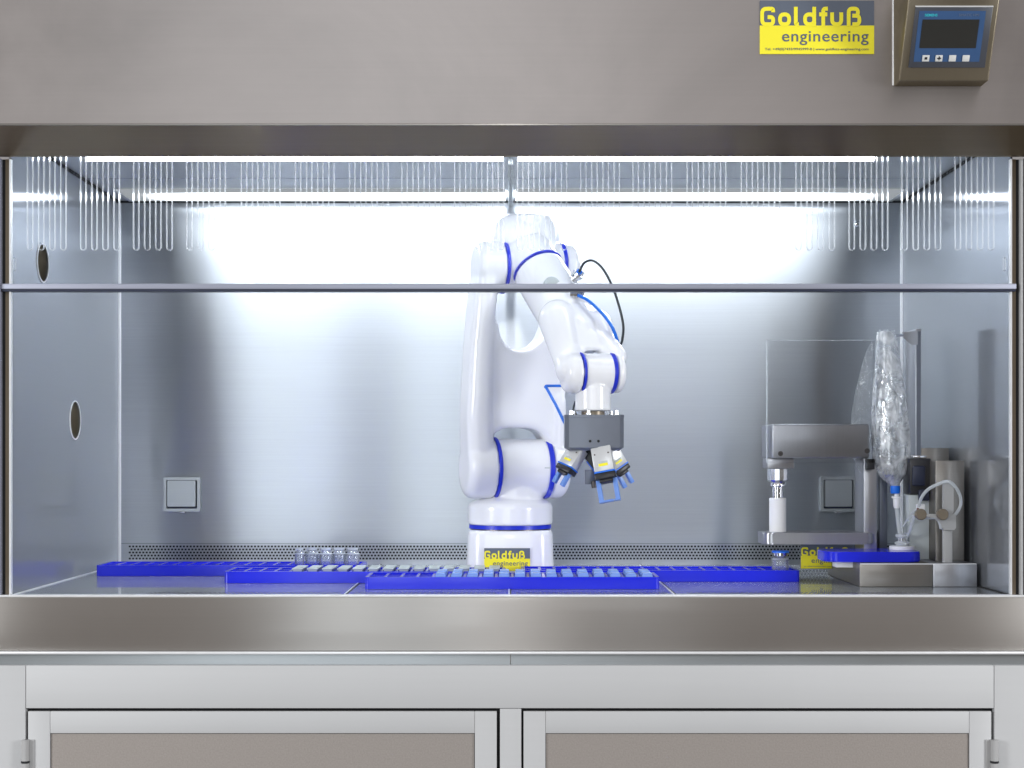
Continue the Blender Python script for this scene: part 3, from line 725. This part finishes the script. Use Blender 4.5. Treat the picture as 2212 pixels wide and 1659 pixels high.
# shoulder joint mark, connectors, cables
def conn(px, py, y, d, s=1.0):
    bm = BM(); o = P(px, py, y)
    lathe(bm, [(0, 0), (0, .006*s), (.004*s, .006*s), (.004*s, .0045*s), (.008*s, .0045*s), (.008*s, .0065*s), (.013*s, .0065*s), (.014*s, .004*s), (.020*s, .004*s), (.020*s, .0), ], o, d, 10)
    return obj('connector', bm, 'chrome', rob, ang=20)
conn(1238, 606, .27, (.7, -.3, .6), 1.15); conn(1236, 598, .285, (.8, -.2, .8), .9); conn(1233, 636, .25, (.9, -.2, -.05), .9); conn(1242, 632, .255, (.7, -.4, -.2), .8)
bm = BM(); o_ = P(1250, 590, .26); lathe(bm, [(0, 0), (0, .0048), (.006, .0048), (.006, 0)], o_, (.6, -.2, 1), 16); obj('cable_gland', bm, 'bluecollar', rob)
bm = BM(); tube(bm, [P(1251, 588, .255), P(1262, 568, .25), P(1280, 563, .245), P(1300, 578, .24), P(1318, 608, .235), P(1334, 650, .225), P(1346, 700, .22), P(1344, 735, .225), P(1337, 750, .235)], .0021); obj('signal_cable', bm, 'blackcable', rob)
bm = BM(); tube(bm, [P(1249, 638, .245), P(1272, 650, .235), P(1300, 676, .225), P(1322, 706, .215), P(1334, 738, .225), P(1337, 750, .235)], .0027); obj('air_hose', bm, 'bluehose', rob)
bm = BM(); tube(bm, [P(1216, 833.5, .31), P(1180, 833.5, .31)], .0024, smooth=False); capsule(bm, P(1180, 833.5, .31), P(1178, 836, .31), .0024, .0024, 10, 3); tube(bm, [P(1179, 835, .31), P(1200, 873, .27), P(1222, 918, .225)], .0026, smooth=False); obj('lower_air_hose', bm, 'bluehose', rob)
bm = BM(); tube(bm, [P(1243, 868, .235), P(1239, 880, .228), P(1237, 896, .222)], .0018); obj('wrist_cable', bm, 'blackcable', rob)
obj('index_mark', box(BM(), *([X(1177, .33), X(1188, .33)]), .3395, .345, Z(1012, .34), Z(1009.5, .34)), 'greyside', rob, smooth=False)
sign('small yellow company sign on the base of the white robot', wallmat(X(1046, .343), .3425, Z(1233, .343)), X(1145, .343)-X(1046, .343), Z(1184, .343)-Z(1233, .343), small=False)

# ================================================================= GRIPPER HEAD
gy = YW
gx = X(1282, gy); gz0, gz1 = Z(973, gy), Z(897, gy)
gh = thing('gripper_head', 'dark grey gripper head with several angled blue fingered grippers hanging from the robot wrist', 'gripper', (gx, gy, gz1))
pl_ = [(-.0475, -.024), (-.041, -.031), (-.009, -.036), (.041, -.033), (.0475, -.026), (.0475, .028), (.038, .036), (-.038, .036), (-.0475, .028)]
bm = BM(); rings = []
for zz, k in ((gz0, .86), (gz0+.0045, 1), (gz1-.005, 1), (gz1-.0045, 1.012), (gz1, 1.012)): rings.append([bm.verts.new((gx+p[0]*k, gy+p[1]*k, zz)) for p in pl_])
for A_, B_ in zip(rings, rings[1:]):
    for i in range(len(pl_)): bm.faces.new((A_[i], A_[(i+1) % len(pl_)], B_[(i+1) % len(pl_)], B_[i]))
bm.faces.new(rings[0][::-1]); bm.faces.new(rings[-1])
obj('housing', bm, 'grey', gh, ang=20)
for dx, dy in ((-.037, -.015), (-.009, -.024), (.037, -.015), (.03, .02), (-.03, .02)):
    bm = BM(); lathe(bm, [(0, 0), (0, .0045), (.0025, .0045), (.0025, .0032), (.0075, .0032), (.0075, 0)], (gx+dx, gy+dy, gz1), n=20); obj('screw', bm, 'chrome', gh)
for px_ in (1276, 1294):
    xx = X(px_, gy-.035)-.001; bm = BM(); lathe(bm, [(0, 0), (0, .0022), (.0012, .0022), (.0012, 0)], (xx, gy-.0358+(.0003 if px_ < 1290 else .0012), Z(953, gy-.035)), (0, -1, 0), 16); obj('bore', bm, 'gap', gh)
def gripper(loc, lean, pitch, yaw, fm='finger', foot=True, fl=.040, spread=.0135, bs=1.0):
    mt = Matrix.Translation(loc) @ Matrix.Rotation(R(lean), 4, 'Y') @ Matrix.Rotation(R(pitch), 4, 'X') @ Matrix.Rotation(R(yaw), 4, 'Z') @ Matrix.Scale(bs, 4)
    def bb(*a, bev=0): return box(BM(), *a, bev, 2, mat=mt)
    g = obj('gripper', bb(-.016, .016, -.0125, .0125, -.028, .012, bev=.0012), 'gripbody', gh)
    obj('blue_seam', bb(-.0168, .0168, -.0133, .0133, -.0305, -.0282), 'bluecollar', g, smooth=False)
    bm = BM(); box(bm, -.0168, .0168, -.0133, .0133, -.041, -.0307, .002, 2, mat=mt); box(bm, -.011, .011, -.010, .010, -.0465, -.0405, .002, 2, mat=mt); obj('jaw_guide', bm, 'black', g)
    obj('maker_label', bb(-.0075, .0075, -.0132, -.0126, -.0205, -.0125), 'greyside', g, smooth=False)
    obj('yellow_label', bb(-.0075, .0075, -.0136, -.0133, -.0205, -.0160), 'yellow', g, smooth=False)
    for q in (-.011, .011): bm = BM(); lathe(bm, [(-.0128, 0), (-.0128, .0014), (-.0124, .0014)], mt @ Vector((q, 0, .0)), mt.to_3x3() @ Vector((0, 1, 0)), 10); obj('label_screw', bm, 'darkmetal', g)
    for s_ in (-1, 1):
        bm = BM(); a = s_*spread
        box(bm, a-.0038, a+.0038, -.0045, .0045, -.041-fl, -.0405, .0008, 2, mat=mt)
        if foot: box(bm, a-.0038 if s_ < 0 else a-.006, a+.020 if s_ < 0 else a+.0038, -.0047, .0047, -.041-fl-.0005, -.041-fl+.0028, .0004, 1, mat=mt)
        obj('finger', bm, fm, g)
    return g
zt_ = gz0-.008
gripper(P(1301, 983, gy-.026), -9, -12, -8, foot=True, fl=.036)
gripper(P(1243, 980, gy-.012), 30, -8, -38, fl=.026, foot=False, spread=.010, bs=.86)
gripper(P(1320, 980, gy+.020), -30, 12, 20, fl=.030, foot=False, spread=.009, bs=.86)
mt = Matrix.Translation(P(1272, 980, gy+.012)) @ Matrix.Rotation(R(-38), 4, 'Y')
g4 = obj('gripper', box(BM(), -.010, .010, -.010, .010, -.050, .006, .001, mat=mt), 'black', gh)
for q in (-.0115, .0105): obj('blue_seam', box(BM(), q, q+.0015, -.011, .009, -.048, -.008, mat=mt), 'bluecollar', g4, smooth=False)
obj('jaw_guide', box(BM(), X(1263, .22), X(1290, .22), .215, .235, Z(1046, .22), Z(1015, .22), .001), 'grey', gh)
bm = BM(); tube(bm, [P(1282, 1040, .215), P(1284, 1054, .213)], .0042, n=14, smooth=False); obj('nozzle', bm, 'darkmetal', gh)

# ================================================================= TRAYS
TW, TD, TH_ = .461, .100, .0192; NC = 18
def tray(x0, y0, label):
    o_ = rrect(x0, x0+TW, y0, y0+TD, .0065); i_ = rrect(x0+.006, x0+TW-.006, y0+.007, y0+TD-.007, .002)
    bm = BM(); plateZ(bm, o_, 0.0003, .0156); ringZ(bm, o_, i_, .01561, TH_)
    p = (TW-.012)/NC
    for i in range(1, NC): box(bm, x0+.006+i*p-.0022, x0+.006+i*p+.0022, y0+.0065, y0+TD-.0065, .0157, TH_-.0006)
    box(bm, x0+.006, x0+TW-.006, y0+TD*.5-.002, y0+TD*.5+.002, .0157, TH_-.0009)
    o = tag(obj('tray', bm, 'tray', None, ang=40), label, 'tray', 'blue trays on the worktop')
    rebase(o, (x0+TW/2, y0+TD/2, 0)); return o
T1 = (X(207, .362), .362); T2 = (X(484, .213), .213); T3 = (X(788, .096), .096); T4 = (X(1728, .24)-TW, .24)
tray(*T1, 'rearmost blue tray at the far left with clear vials at its right end')
tray(*T2, 'blue tray at left in the middle, holding grey plates')
tray(*T3, 'frontmost blue tray at the centre, holding light blue inserts')
tray(*T4, 'blue tray at right of the robot with one blue capped vial')
ordn = ['first', 'second', 'third', 'fourth', 'fifth', 'sixth', 'seventh', 'eighth', 'ninth', 'tenth', 'eleventh', 'twelfth', 'thirteenth', 'fourteenth', 'fifteenth', 'sixteenth']
def insert_proto():
    bm = BM(); box(bm, -.0082, .0082, -.0415, .0405, 0, .0060, .0012); box(bm, -.0072, .0072, -.040, -.012, .0058, .0085, .0008); box(bm, -.0072, .0072, -.004, .039, .0058, .0095, .0008)
    return obj('insert', bm, 'pad')
p_ = (TW-.012)/NC; n0 = None
for i in range(4, NC):
    if n0 is None: n0 = o = insert_proto()
    else: o = n0.copy(); C.objects.link(o)
    o.location = (T3[0]+.006+(i+.5)*p_, T3[1]+TD/2, .0158+random.uniform(0, .0006)); o.rotation_euler.z = random.uniform(-.012, .012)
    tag(o, f'light blue insert, {ordn[i-4]} from the left in the frontmost tray', 'insert', 'light blue inserts in the front tray')
n0 = None
for i in range(4, NC):
    if n0 is None:
        bm = BM(); box(bm, -.0088, .0088, -.040, .038, .0, .0022, .0006); box(bm, -.007, .007, -.036, .034, -.0054, -.0001)
        n0 = o = obj('stopper_plate', bm, 'plate')
    else: o = n0.copy(); C.objects.link(o)
    o.location = (T2[0]+.006+(i+.5)*p_, T2[1]+TD/2, .0212+random.uniform(0, .0005)); o.rotation_euler.z = random.uniform(-.02, .02)
    tag(o, f'grey plate, {ordn[i-4]} from the left on the middle left tray', 'plate', 'grey plates on the middle left tray')
# vials
def vial(x, y, z, r, h, label, cap=None, group=None):
    t = thing('vial', label, 'vial', (x, y, z), group)
    bm = BM(); pr = [(0, 0), (0, r*.92), (r*.12, r), (h*.62, r), (h*.72, r*.86), (h*.78, r*.6), (h*.86, r*.56), (h*.87, r*.78), (h, r*.78), (h, r*.5), (h*.80, r*.48), (h*.7, r*.78), (h*.62, r*.92), (.0015, r*.9), (.0015, 0)]
    lathe(bm, pr, (x, y, z), n=32); obj('glass_body', bm, 'glass', t)
    bm = BM(); lathe(bm, [(h*.66, r*1.0), (h*.72, r*.89), (h*.72, r*.80), (h*.66, r*.9)], (x, y, z), n=32, closed=True); obj('shoulder_rim', bm, 'glassrim', t)
    bm = BM(); lathe(bm, [(h*.9, r*.8), (h*1.005, r*.8), (h*1.005, r*.6), (h*.9, r*.6)], (x, y, z), n=32, closed=True); obj('mouth_rim', bm, 'glassrim', t)
    if cap:
        obj('crimp', lathe(BM(), [(h*.86, 0), (h*.86, r*.86), (h*1.03, r*.86), (h*1.03, 0)], (x, y, z), n=32), 'chrome', t)
        obj('cap', lathe(BM(), [(h*1.035, 0), (h*1.035, r*1.0), (h*1.14, r*1.0), (h*1.16, r*.9), (h*1.16, 0)], (x, y, z), n=32), 'bluecollar', t)
    return t
for i, (px_, rr) in enumerate(((647, .0075), (674, .0108), (704, .0108), (733, .0108), (762, .0108))):
    yv = .415+.006*(i % 2); vial(X(px_, yv), yv, .0158, rr*1.12, .0300, f'clear open vial, {ordn[i]} from the left in the rear left tray row', group='clear vials on the rear left tray')
vial(X(1686, .285), .285, .0158, .0145, .029, 'clear glass vial with a blue cap at the right end of the right tray', cap=True)

# ================================================================= WALL COVERS
def cover(px0, px1, py0, py1, label):
    y1 = YB-.0003; y0 = YB-.012; x0, x1 = X(px0, y0), X(px1, y0); z0, z1 = Z(py1, y0), Z(py0, y0)
    t = thing('wall_socket', label, 'socket', ((x0+x1)/2, YB, z0))
    fr = obj('socket_frame', ringY(BM(), rrect(x0, x1, z0, z1, .003), rrect(x0+.0055, x1-.0055, z0+.0055, z1-.0055, .002), y0, y1), 'lid', t)
    obj('socket_lid', plateY(BM(), rrect(x0+.0075, x1-.0085, z0+.0095, z1-.0065, .002), y0-.001, y1-.004), 'lid', t)
    obj('recess_shadow', plateY(BM(), rrect(x0+.005, x1-.005, z0+.005, z1-.005, .002), y1-.0035, y1-.001), 'navy', t)  # dark plate gives the shadow below and right of the lid
    obj('lid_latch', box(BM(), (x0+x1)/2-.005, (x0+x1)/2+.006, y0+.001, y1, z0-.0035, z0-.0002, .0008), 'satin', t)
cover(353, 432, 1031, 1105, 'square grey flap socket at left on the rear wall beside the dark reflection band')
cover(1773, 1850, 1030, 1105, 'square grey flap socket at right on the rear wall under the press arm')
bm = BM(); pk = P(1855, 483, YB-.01); lathe(bm, [(0, 0), (0, .0062), (.003, .0062), (.005, .004), (.005, 0)], (pk.x, YB-.0003, pk.z), (0, -1, 0), 20); tube(bm, [(pk.x, YB-.004, pk.z), (pk.x-.004, YB-.012, pk.z-.002)], .002, smooth=False)
tag(obj('wall_stud', bm, 'chrome'), 'small shiny round stud high on the rear wall near the right corner', 'stud')

# ================================================================= STEEL BASE BOX
x0, x1 = X(1857, .14), .742
bb_ = thing('steel_pedestal', 'low brushed steel box on the worktop at the right carrying the dosing equipment', 'pedestal', ((x0+x1)/2, .26, 0))
xs = X(2015, .14)
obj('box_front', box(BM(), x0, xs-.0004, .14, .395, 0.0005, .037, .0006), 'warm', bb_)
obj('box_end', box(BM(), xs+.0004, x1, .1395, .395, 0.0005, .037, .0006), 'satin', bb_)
bm = BM(); tube(bm, [(x0+.0008, .1402, .0366), (x1-.0008, .1402, .0366)], .0009, smooth=False); obj('edge_highlight', bm, 'whiteedge', bb_)  # pale tube imitates the highlight along the top front edge

# ================================================================= PRESS
ps = thing('capping_press', 'grey steel capping press with two horizontal arms above the right tray', 'press', (.60, .32, .037))
ya = .26
bm = BM(); box(bm, X(1668, ya), X(1878, ya), ya, .375, Z(990, ya), Z(916, ya), .003, 3); ua = obj('upper_arm', bm, 'satin', ps)
for px_, py_ in ((1686, 980), (1876-3, 974)):
    bm = BM(); lathe(bm, [(0, 0), (0, .0042), (.0012, .0042), (.0012, .0024), (.0002, .002), (.0002, 0)], P(px_, py_, ya), (0, -1, 0), 20); obj('screw', bm, 'darkmetal', ua)
bm = BM(); box(bm, X(1866, .262), X(1894, .262), .262, .33, .0395, Z(991, .262), .001); obj('column', bm, 'satin', ps)
bm = BM(); box(bm, X(1900, .30), X(1917, .30), .30, .345, .0375, Z(985, .30), .001); obj('rear_column', bm, 'grey', ps)
bm = BM(); plateZ(bm, rrect(X(1650, .255), X(1893, .255), .255, .335, .016, 8), Z(1176, .255), Z(1151, .255))
bmesh.ops.bevel(bm, geom=[e_ for e_ in bm.edges if abs(e_.verts[0].co.z-e_.verts[1].co.z) < 1e-6], offset=.002, segments=2, affect='EDGES'); la = obj('lower_arm', bm, 'satin', ps)
hx_, hy_ = X(1680, .30), .30
def zl(py): return Z(py, hy_)
bm = BM(); box(bm, hx_-.0225, hx_+.0225, hy_-.03, hy_+.022, zl(1012), zl(990.5), .0015); obj('head_block', bm, 'satin', ps)
bm = BM()
for k in range(24):
    pass
prk = [(zl(1040), 0), (zl(1040), .0155), (zl(1037), .0172), (zl(1013), .0172), (zl(1012.2), 0)]
lathe(bm, prk, (hx_, hy_, 0), n=14); obj('knurled_collar', bm, 'chrome', ps, ang=15)
bm = BM(); lathe(bm, [(zl(1076), 0), (zl(1076), .0095), (zl(1052), .0095), (zl(1050), .013), (zl(1044), .013), (zl(1040.5), .0115), (zl(1040.2), 0)], (hx_, hy_, 0), n=28); obj('spindle', bm, 'chrome', ps)
bm = BM(); lathe(bm, [(Z(1151, hy_)+.0, 0), (Z(1151, hy_), .0142), (zl(1077), .0142), (zl(1075.5), .0130), (zl(1075.5), 0)], (hx_, hy_, 0), n=40); obj('white_sleeve', bm, 'white', ps)
bm = BM(); box(bm, X(1869, .258), X(1886, .258), .245, .2615, Z(1014, .258), Z(991, .258), .001); obj('limit_switch', bm, 'black', ps)
bm = BM(); box(bm, X(1729, .362), X(1886, .362), .3605, .3625, Z(1229, .362), Z(1176, .362)); obj('back_plate', bm, 'slate', ps, smooth=False)
bm = BM(); box(bm, X(1860, .35), X(1890, .35), .330, .3605, .039, Z(1150, .35)); obj('plate_bracket', bm, 'satin', ps, smooth=False)
sign('yellow company sign low on the press, partly hidden by the blue rounded plate', wallmat(X(1730, .36), .360, Z(1228, .36)), X(1846, .36)-X(1730, .36), Z(1176, .36)-Z(1228, .36), small=True)

# clear guard sheet
yg = .245
x0, x1, z0, z1 = X(1656, yg), X(1892, yg), Z(1000, yg), Z(735, yg)
gs = tag(rebase(obj('guard_sheet', box(BM(), x0, x1, yg, yg+.003, z0, z1), 'acryl', None, smooth=False), ((x0+x1)/2, yg, z0)), 'clear upright acrylic guard sheet in front of the press arm', 'guard')
bm = BM(); box(bm, x0-.0004, x0+.0012, yg-.0004, yg+.0036, z0, z1+.0006); box(bm, x0+.0013, x1, yg-.0004, yg+.0036, z1-.0006, z1+.0006); obj('sheet_edge', bm, 'acrylrim', gs, smooth=False)

# blue rounded plate
x0, x1 = .508, X(1994, .17)
bm = BM(); plateZ(bm, rrect(x0, x1, .17, .262, .022, 8), .0376, .0540)
bmesh.ops.bevel(bm, geom=[e_ for e_ in bm.edges if abs(e_.verts[0].co.z-e_.verts[1].co.z) < 1e-6], offset=.0014, segments=2, affect='EDGES')
bp_ = thing('carrier_plate', 'thick blue plate with rounded corners lying on the steel box', 'plate', ((x0+x1)/2, .235, .0376))
obj('blue_plate', bm, 'tray', bp_)
bm = BM(); box(bm, X(1806, .19), X(1847, .19), .19, .22, Z(1226, .19), .0374, .001); obj('white_foot', bm, 'white', bp_)
bm = BM(); box(bm, X(1853, .2), X(1900, .2), .2, .3, .0372, .0376); obj('black_shim', bm, 'black', bp_, smooth=False)

# ================================================================= BAG STAND
st = thing('bag_stand', 'tall square aluminium post with a bracket holding the clear bag', 'stand', (.688, .32, .037))
bm = BM(); box(bm, .6830, X(1990, .29), .29, .355, .0372, Z(710, .29), .001); obj('post', bm, 'satin', st)
bm = BM(); box(bm, .6830+.0012, X(1990, .29)-.0012, .2885, .2898, .20, Z(716, .29)); obj('post_front_sheet', bm, 'grey', st, smooth=False)  # thin grey sheet over the upper front of the post
bm = BM(); plateY(bm, [(X(1945, .3), Z(719, .3)), (X(1978, .3), Z(716, .3)), (X(1978, .3), Z(746, .3)), (X(1966, .3), Z(746, .3)), (X(1948, .3), Z(732, .3))], .286, .2885); obj('bracket', bm, 'satin', st, smooth=False)
bm = BM(); tube(bm, [P(1926, 724, .27), P(1950, 724, .283)], .0025, smooth=False); obj('hook', bm, 'chrome', st)

# ================================================================= BAG
yb_ = .265
bag = thing('infusion_bag', 'crumpled clear plastic bag hanging upside down with a blue collar', 'bag', P(1935, 1090, yb_))
prof = [(716, 1903, 1925), (719, 1896, 1931), (727, 1893, 1936), (745, 1894, 1938), (770, 1893, 1942), (800, 1890, 1947), (840, 1886, 1953), (880, 1884, 1958), (920, 1884, 1962), (960, 1885, 1965), (990, 1887, 1964), (1010, 1891, 1960), (1025, 1898, 1955), (1036, 1908, 1948), (1044, 1918, 1943), (1050, 1923, 1941)]
def interp(py):
    for (a, l, r_), (b, l2, r2) in zip(prof, prof[1:]):
        if a <= py <= b: t = (py-a)/(b-a); return l+(l2-l)*t, r_+(r2-r_)*t
    return prof[-1][1:]
bm = BM(); NR, NA = 130, 72; rings = []
for i in range(NR+1):
    py = 716+(1050-716)*i/NR; l, r_ = interp(py); c, hwid = (l+r_)/2, (r_-l)/2
    ring = []; dep = min(.020, hwid/S(yb_)*.62)
    for k in range(NA):
        a = 2*math.pi*k/NA; ca, sa = math.cos(a), math.sin(a)
        q = Vector((ca*1.7, sa*1.7, py/95.0))
        d = noise.noise(q*1.5)*.16+(1-abs(noise.noise(Vector((ca*2.6, sa*2.6, py/150.0))*2.3)))*.16-.10+(1-abs(noise.noise(q*5.0)))*.05
        f = 1+d*(.7 if abs(ca) < .95 else .35)
        ring.append(bm.verts.new((X(c, yb_)+hwid/S(yb_)*ca*min(f, 1.06), yb_+dep*sa*f*1.1, Z(py, yb_)+noise.noise(q*3)*.0012)))
    rings.append(ring)
for A_, B_ in zip(rings, rings[1:]):
    for k in range(NA): bm.faces.new((A_[k], A_[(k+1) % NA], B_[(k+1) % NA], B_[k]))
bm.faces.new(rings[-1]); bm.faces.new(rings[0][::-1])
obj('bag_body', bm, 'bag', bag, ang=28)
# bunched film at the top
bm = BM()
for k in range(9):
    a = random.uniform(1894, 1934); b = a+random.uniform(-8, 8)
    pts = [P(a, 716+random.uniform(-4, 4), yb_-.004), P((a+b)/2+random.uniform(-3, 3), 727, yb_-.008), P(b, 750, yb_-.010), P(b+random.uniform(-5, 5), 790+random.uniform(-20, 60), yb_-.012)]
    tube(bm, pts, [.0012, .0016, .0010, .0004], n=5)
obj('bag_fold', bm, 'tubing', bag)
# thin side film
ol = [(1886, 736), (1872, 760), (1860, 800), (1848, 850), (1840, 900), (1838, 950), (1842, 985), (1852, 1008), (1866, 1022), (1890, 1010)]
bm = BM(); fr_, bk_ = [], []
cpt = (1890, 900); yf_ = yb_+.020
for s_, lst in ((-1, fr_), (1, bk_)):
    for rr in (1, .8, .5, .15):
        lst.append([bm.verts.new(P(cpt[0]+(x-cpt[0])*rr, cpt[1]+(y-cpt[1])*rr, yf_+s_*.006*(1-rr)**.5+.002*noise.noise(Vector((x/20, y/20, rr*3))))) for x, y in [tuple(v)[:2] for v in catmull([(x, y, 0) for x, y in ol], 5)]])
for lst in (fr_, bk_):
    for A_, B_ in zip(lst, lst[1:]):
        for k in range(len(A_)-1): bm.faces.new((A_[k], A_[k+1], B_[k+1], B_[k]))
obj('side_film', bm, 'film', bag)
bm = BM(); tube(bm, [P(x, y, yf_) for x, y in ol], .0006, n=6); obj('film_weld', bm, 'acrylrim', bag)
bx, byy = X(1934, yb_), yb_
bm = BM(); lathe(bm, [(Z(1050, yb_), 0), (Z(1050, yb_), .0062), (Z(1030, yb_), .0075), (Z(1030, yb_), 0)], (bx, byy, 0), n=28); obj('bag_neck', bm, 'tubing', bag)
bm = BM(); lathe(bm, [(Z(1066, yb_), 0), (Z(1066, yb_), .0072), (Z(1063, yb_), .0082), (Z(1049.5, yb_), .0082), (Z(1049, yb_), 0)], (bx, byy, 0), n=28); obj('blue_collar', bm, 'bluecollar', bag)
bm = BM(); xx = X(1937, yb_); lathe(bm, [(Z(1098, yb_), 0), (Z(1098, yb_), .0042), (Z(1093, yb_), .0055), (Z(1077, yb_), .0062), (Z(1076, yb_), .0085), (Z(1072.5, yb_), .0085), (Z(1072, yb_), .004), (Z(1066.5, yb_), .0038), (Z(1066.5, yb_), 0)], (xx, byy, 0), n=28); obj('luer_fitting', bm, 'white', bag)

# ================================================================= FILLING SET
fs = thing('filling_set', 'clear tubing set with a white disc and clear port standing on the blue plate', 'tubing', (X(1950, .23), .23, .054))
xx = X(1950, .23)
obj('white_disc', lathe(BM(), [(.0542, 0), (.0542, .0205), (.0595, .0205), (.0600, .0195), (.0600, 0)], (xx, .235, 0), n=48), 'white', fs)
obj('port', lathe(BM(), [(.0605, 0), (.0605, .0075), (.0640, .012), (.0665, .012), (.068, .0065), (.0730, .0065), (.075, .0105), (.079, .0105), (.0805, .005), (.0805, 0)], (xx, .235, 0), n=24), 'glassrim', fs)
obj('port_nut', lathe(BM(), [(.066, .004), (.066, .0068), (.079, .0068), (.079, .004)], (xx, .235, 0), n=8, closed=True), 'chrome', fs)
bm = BM(); tube(bm, [P(1937, 1096, yb_), P(1940, 1125, .255), P(1945, 1160, .24), P(1946, 1168, .235)], .0034); obj('feed_tube', bm, 'tubing', fs)
bm = BM(); tube(bm, [P(1975, 1112, .20), P(1968, 1140, .215), P(1959, 1160, .23), P(1955, 1169, .235)], .0030); obj('pump_tube', bm, 'tubing', fs)
bm = BM(); tube(bm, [P(1950, 1138, .245), P(1962, 1120, .225), P(1974, 1104, .205), P(1984, 1098, .195)], .0016); obj('side_tube', bm, 'tubing', fs)
bm = BM(); box(bm, X(1980, .2), X(1996, .2), .192, .206, Z(1108, .2), Z(1088, .2), .002); obj('tube_clip', bm, 'white', fs)
bm = BM(); capsule(bm, P(1983, 1100, .19), P(1984, 1101, .19), .0022, .0022, 12, 4); obj('red_pin', bm, plastic('dark_red', (.12, .015, .01)), fs)
yc = .16
bm = BM(); tube(bm, [P(1984, 1096, .195), P(1990, 1076, .185), P(2004, 1058, .175), P(2026, 1046, .165), P(2048, 1040, yc-.006), P(2064, 1052, yc-.006), P(2074, 1072, yc), P(2075, 1090, yc), P(2068, 1106, yc), P(2060, 1114, yc)], .0026); obj('loop_tube', bm, 'tubing', fs)
bm = BM(); tube(bm, [P(1984, 1100, .195), P(1990, 1112, .19), P(2003, 1118, .18), P(2022, 1119, .17), P(2030, 1130, yc), P(2033, 1142, yc)], .0026); obj('lower_loop_tube', bm, 'tubing', fs)

# ================================================================= CLAMP STAND
cs = thing('tube_holder', 'pale grey upright tube holder with two bronze knobs in front of the steel box', 'holder', (X(2048, yc), yc, .037))
bm = BM(); plateY(bm, rrect(X(2038, yc), X(2060, yc), Z(1112, yc), Z(1041, yc), .006), yc, yc+.008); obj('upper_plate', bm, 'ivory', cs)
bm = BM(); plateY(bm, [(X(2030, yc), Z(1111, yc)), (X(2064, yc), Z(1111, yc)), (X(2064, yc), Z(1140, yc)), (X(2060, yc), Z(1145, yc)), (X(2038, yc), Z(1145, yc)), (X(2032, yc), Z(1134, yc)), (X(2024, yc), Z(1120, yc)), (X(2008, yc), Z(1117, yc)), (X(2008, yc), Z(1110.5, yc))], yc-.003, yc+.010); obj('holder_body', bm, 'ivory', cs, smooth=False)
bm = BM(); box(bm, X(2038.5, yc), X(2058, yc), yc+.001, yc+.010, .0372, Z(1145.5, yc), .001); obj('holder_post', bm, 'ivory', cs)
bm = BM(); tube(bm, [P(1976, 1113, .19), P(2010, 1113.5, .166)], .0028, smooth=False); obj('cross_rod', bm, 'ivory', cs)
for px_, y_ in ((1987, .178), (2034, .150)):
    bm = BM(); lathe(bm, [(0, 0), (0, .0088), (.008, .0092), (.010, .008), (.010, 0)], P(px_, 1111, y_), (0, -1, 0), 28); obj('knob', bm, 'brownknob', cs)

# ================================================================= PUMP AND CASES
pm = thing('pump_drive', 'black pump drive on a grey upright panel beside the hanging bag', 'pump', (.675, .25, .037))
bm = BM(); box(bm, X(1966, .235), X(2011, .235), .235, .28, Z(1068, .235), Z(990, .235), .0015); obj('drive_case', bm, 'black', pm)
bm = BM(); box(bm, X(1972, .228), X(2000, .228), .229, .2348, Z(1050, .228), Z(1006, .228), .003); box(bm, X(1985, .228), X(2008, .228), .229, .2348, Z(1082, .228), Z(1058, .228), .002); obj('drive_front', bm, 'navy', pm)
bm = BM(); box(bm, X(1964, .24), X(2008, .24), .2405, .28, .0372, Z(1069, .24), .001); obj('support_panel', bm, 'greyside', pm)
bm = BM(); box(bm, X(1975, .23), X(2004, .23), .236, .275, Z(989.5, .235), Z(984, .235), .0008); obj('drive_lid', bm, 'chrome', pm)
tag(rebase(obj('steel_case', box(BM(), X(2021, .2), X(2083, .2), .2, .243, .0372, Z(995, .2), .001), 'warm'), (.716, .22, .0372)), 'upright warm grey steel case behind the tube holder', 'case')
tag(rebase(obj('rear_case', box(BM(), .695, .742, .30, .39, .0372, Z(968, .30), .001), 'warm'), (.716, .35, .0372)), 'taller dark steel case behind the upright case in the right corner', 'case')
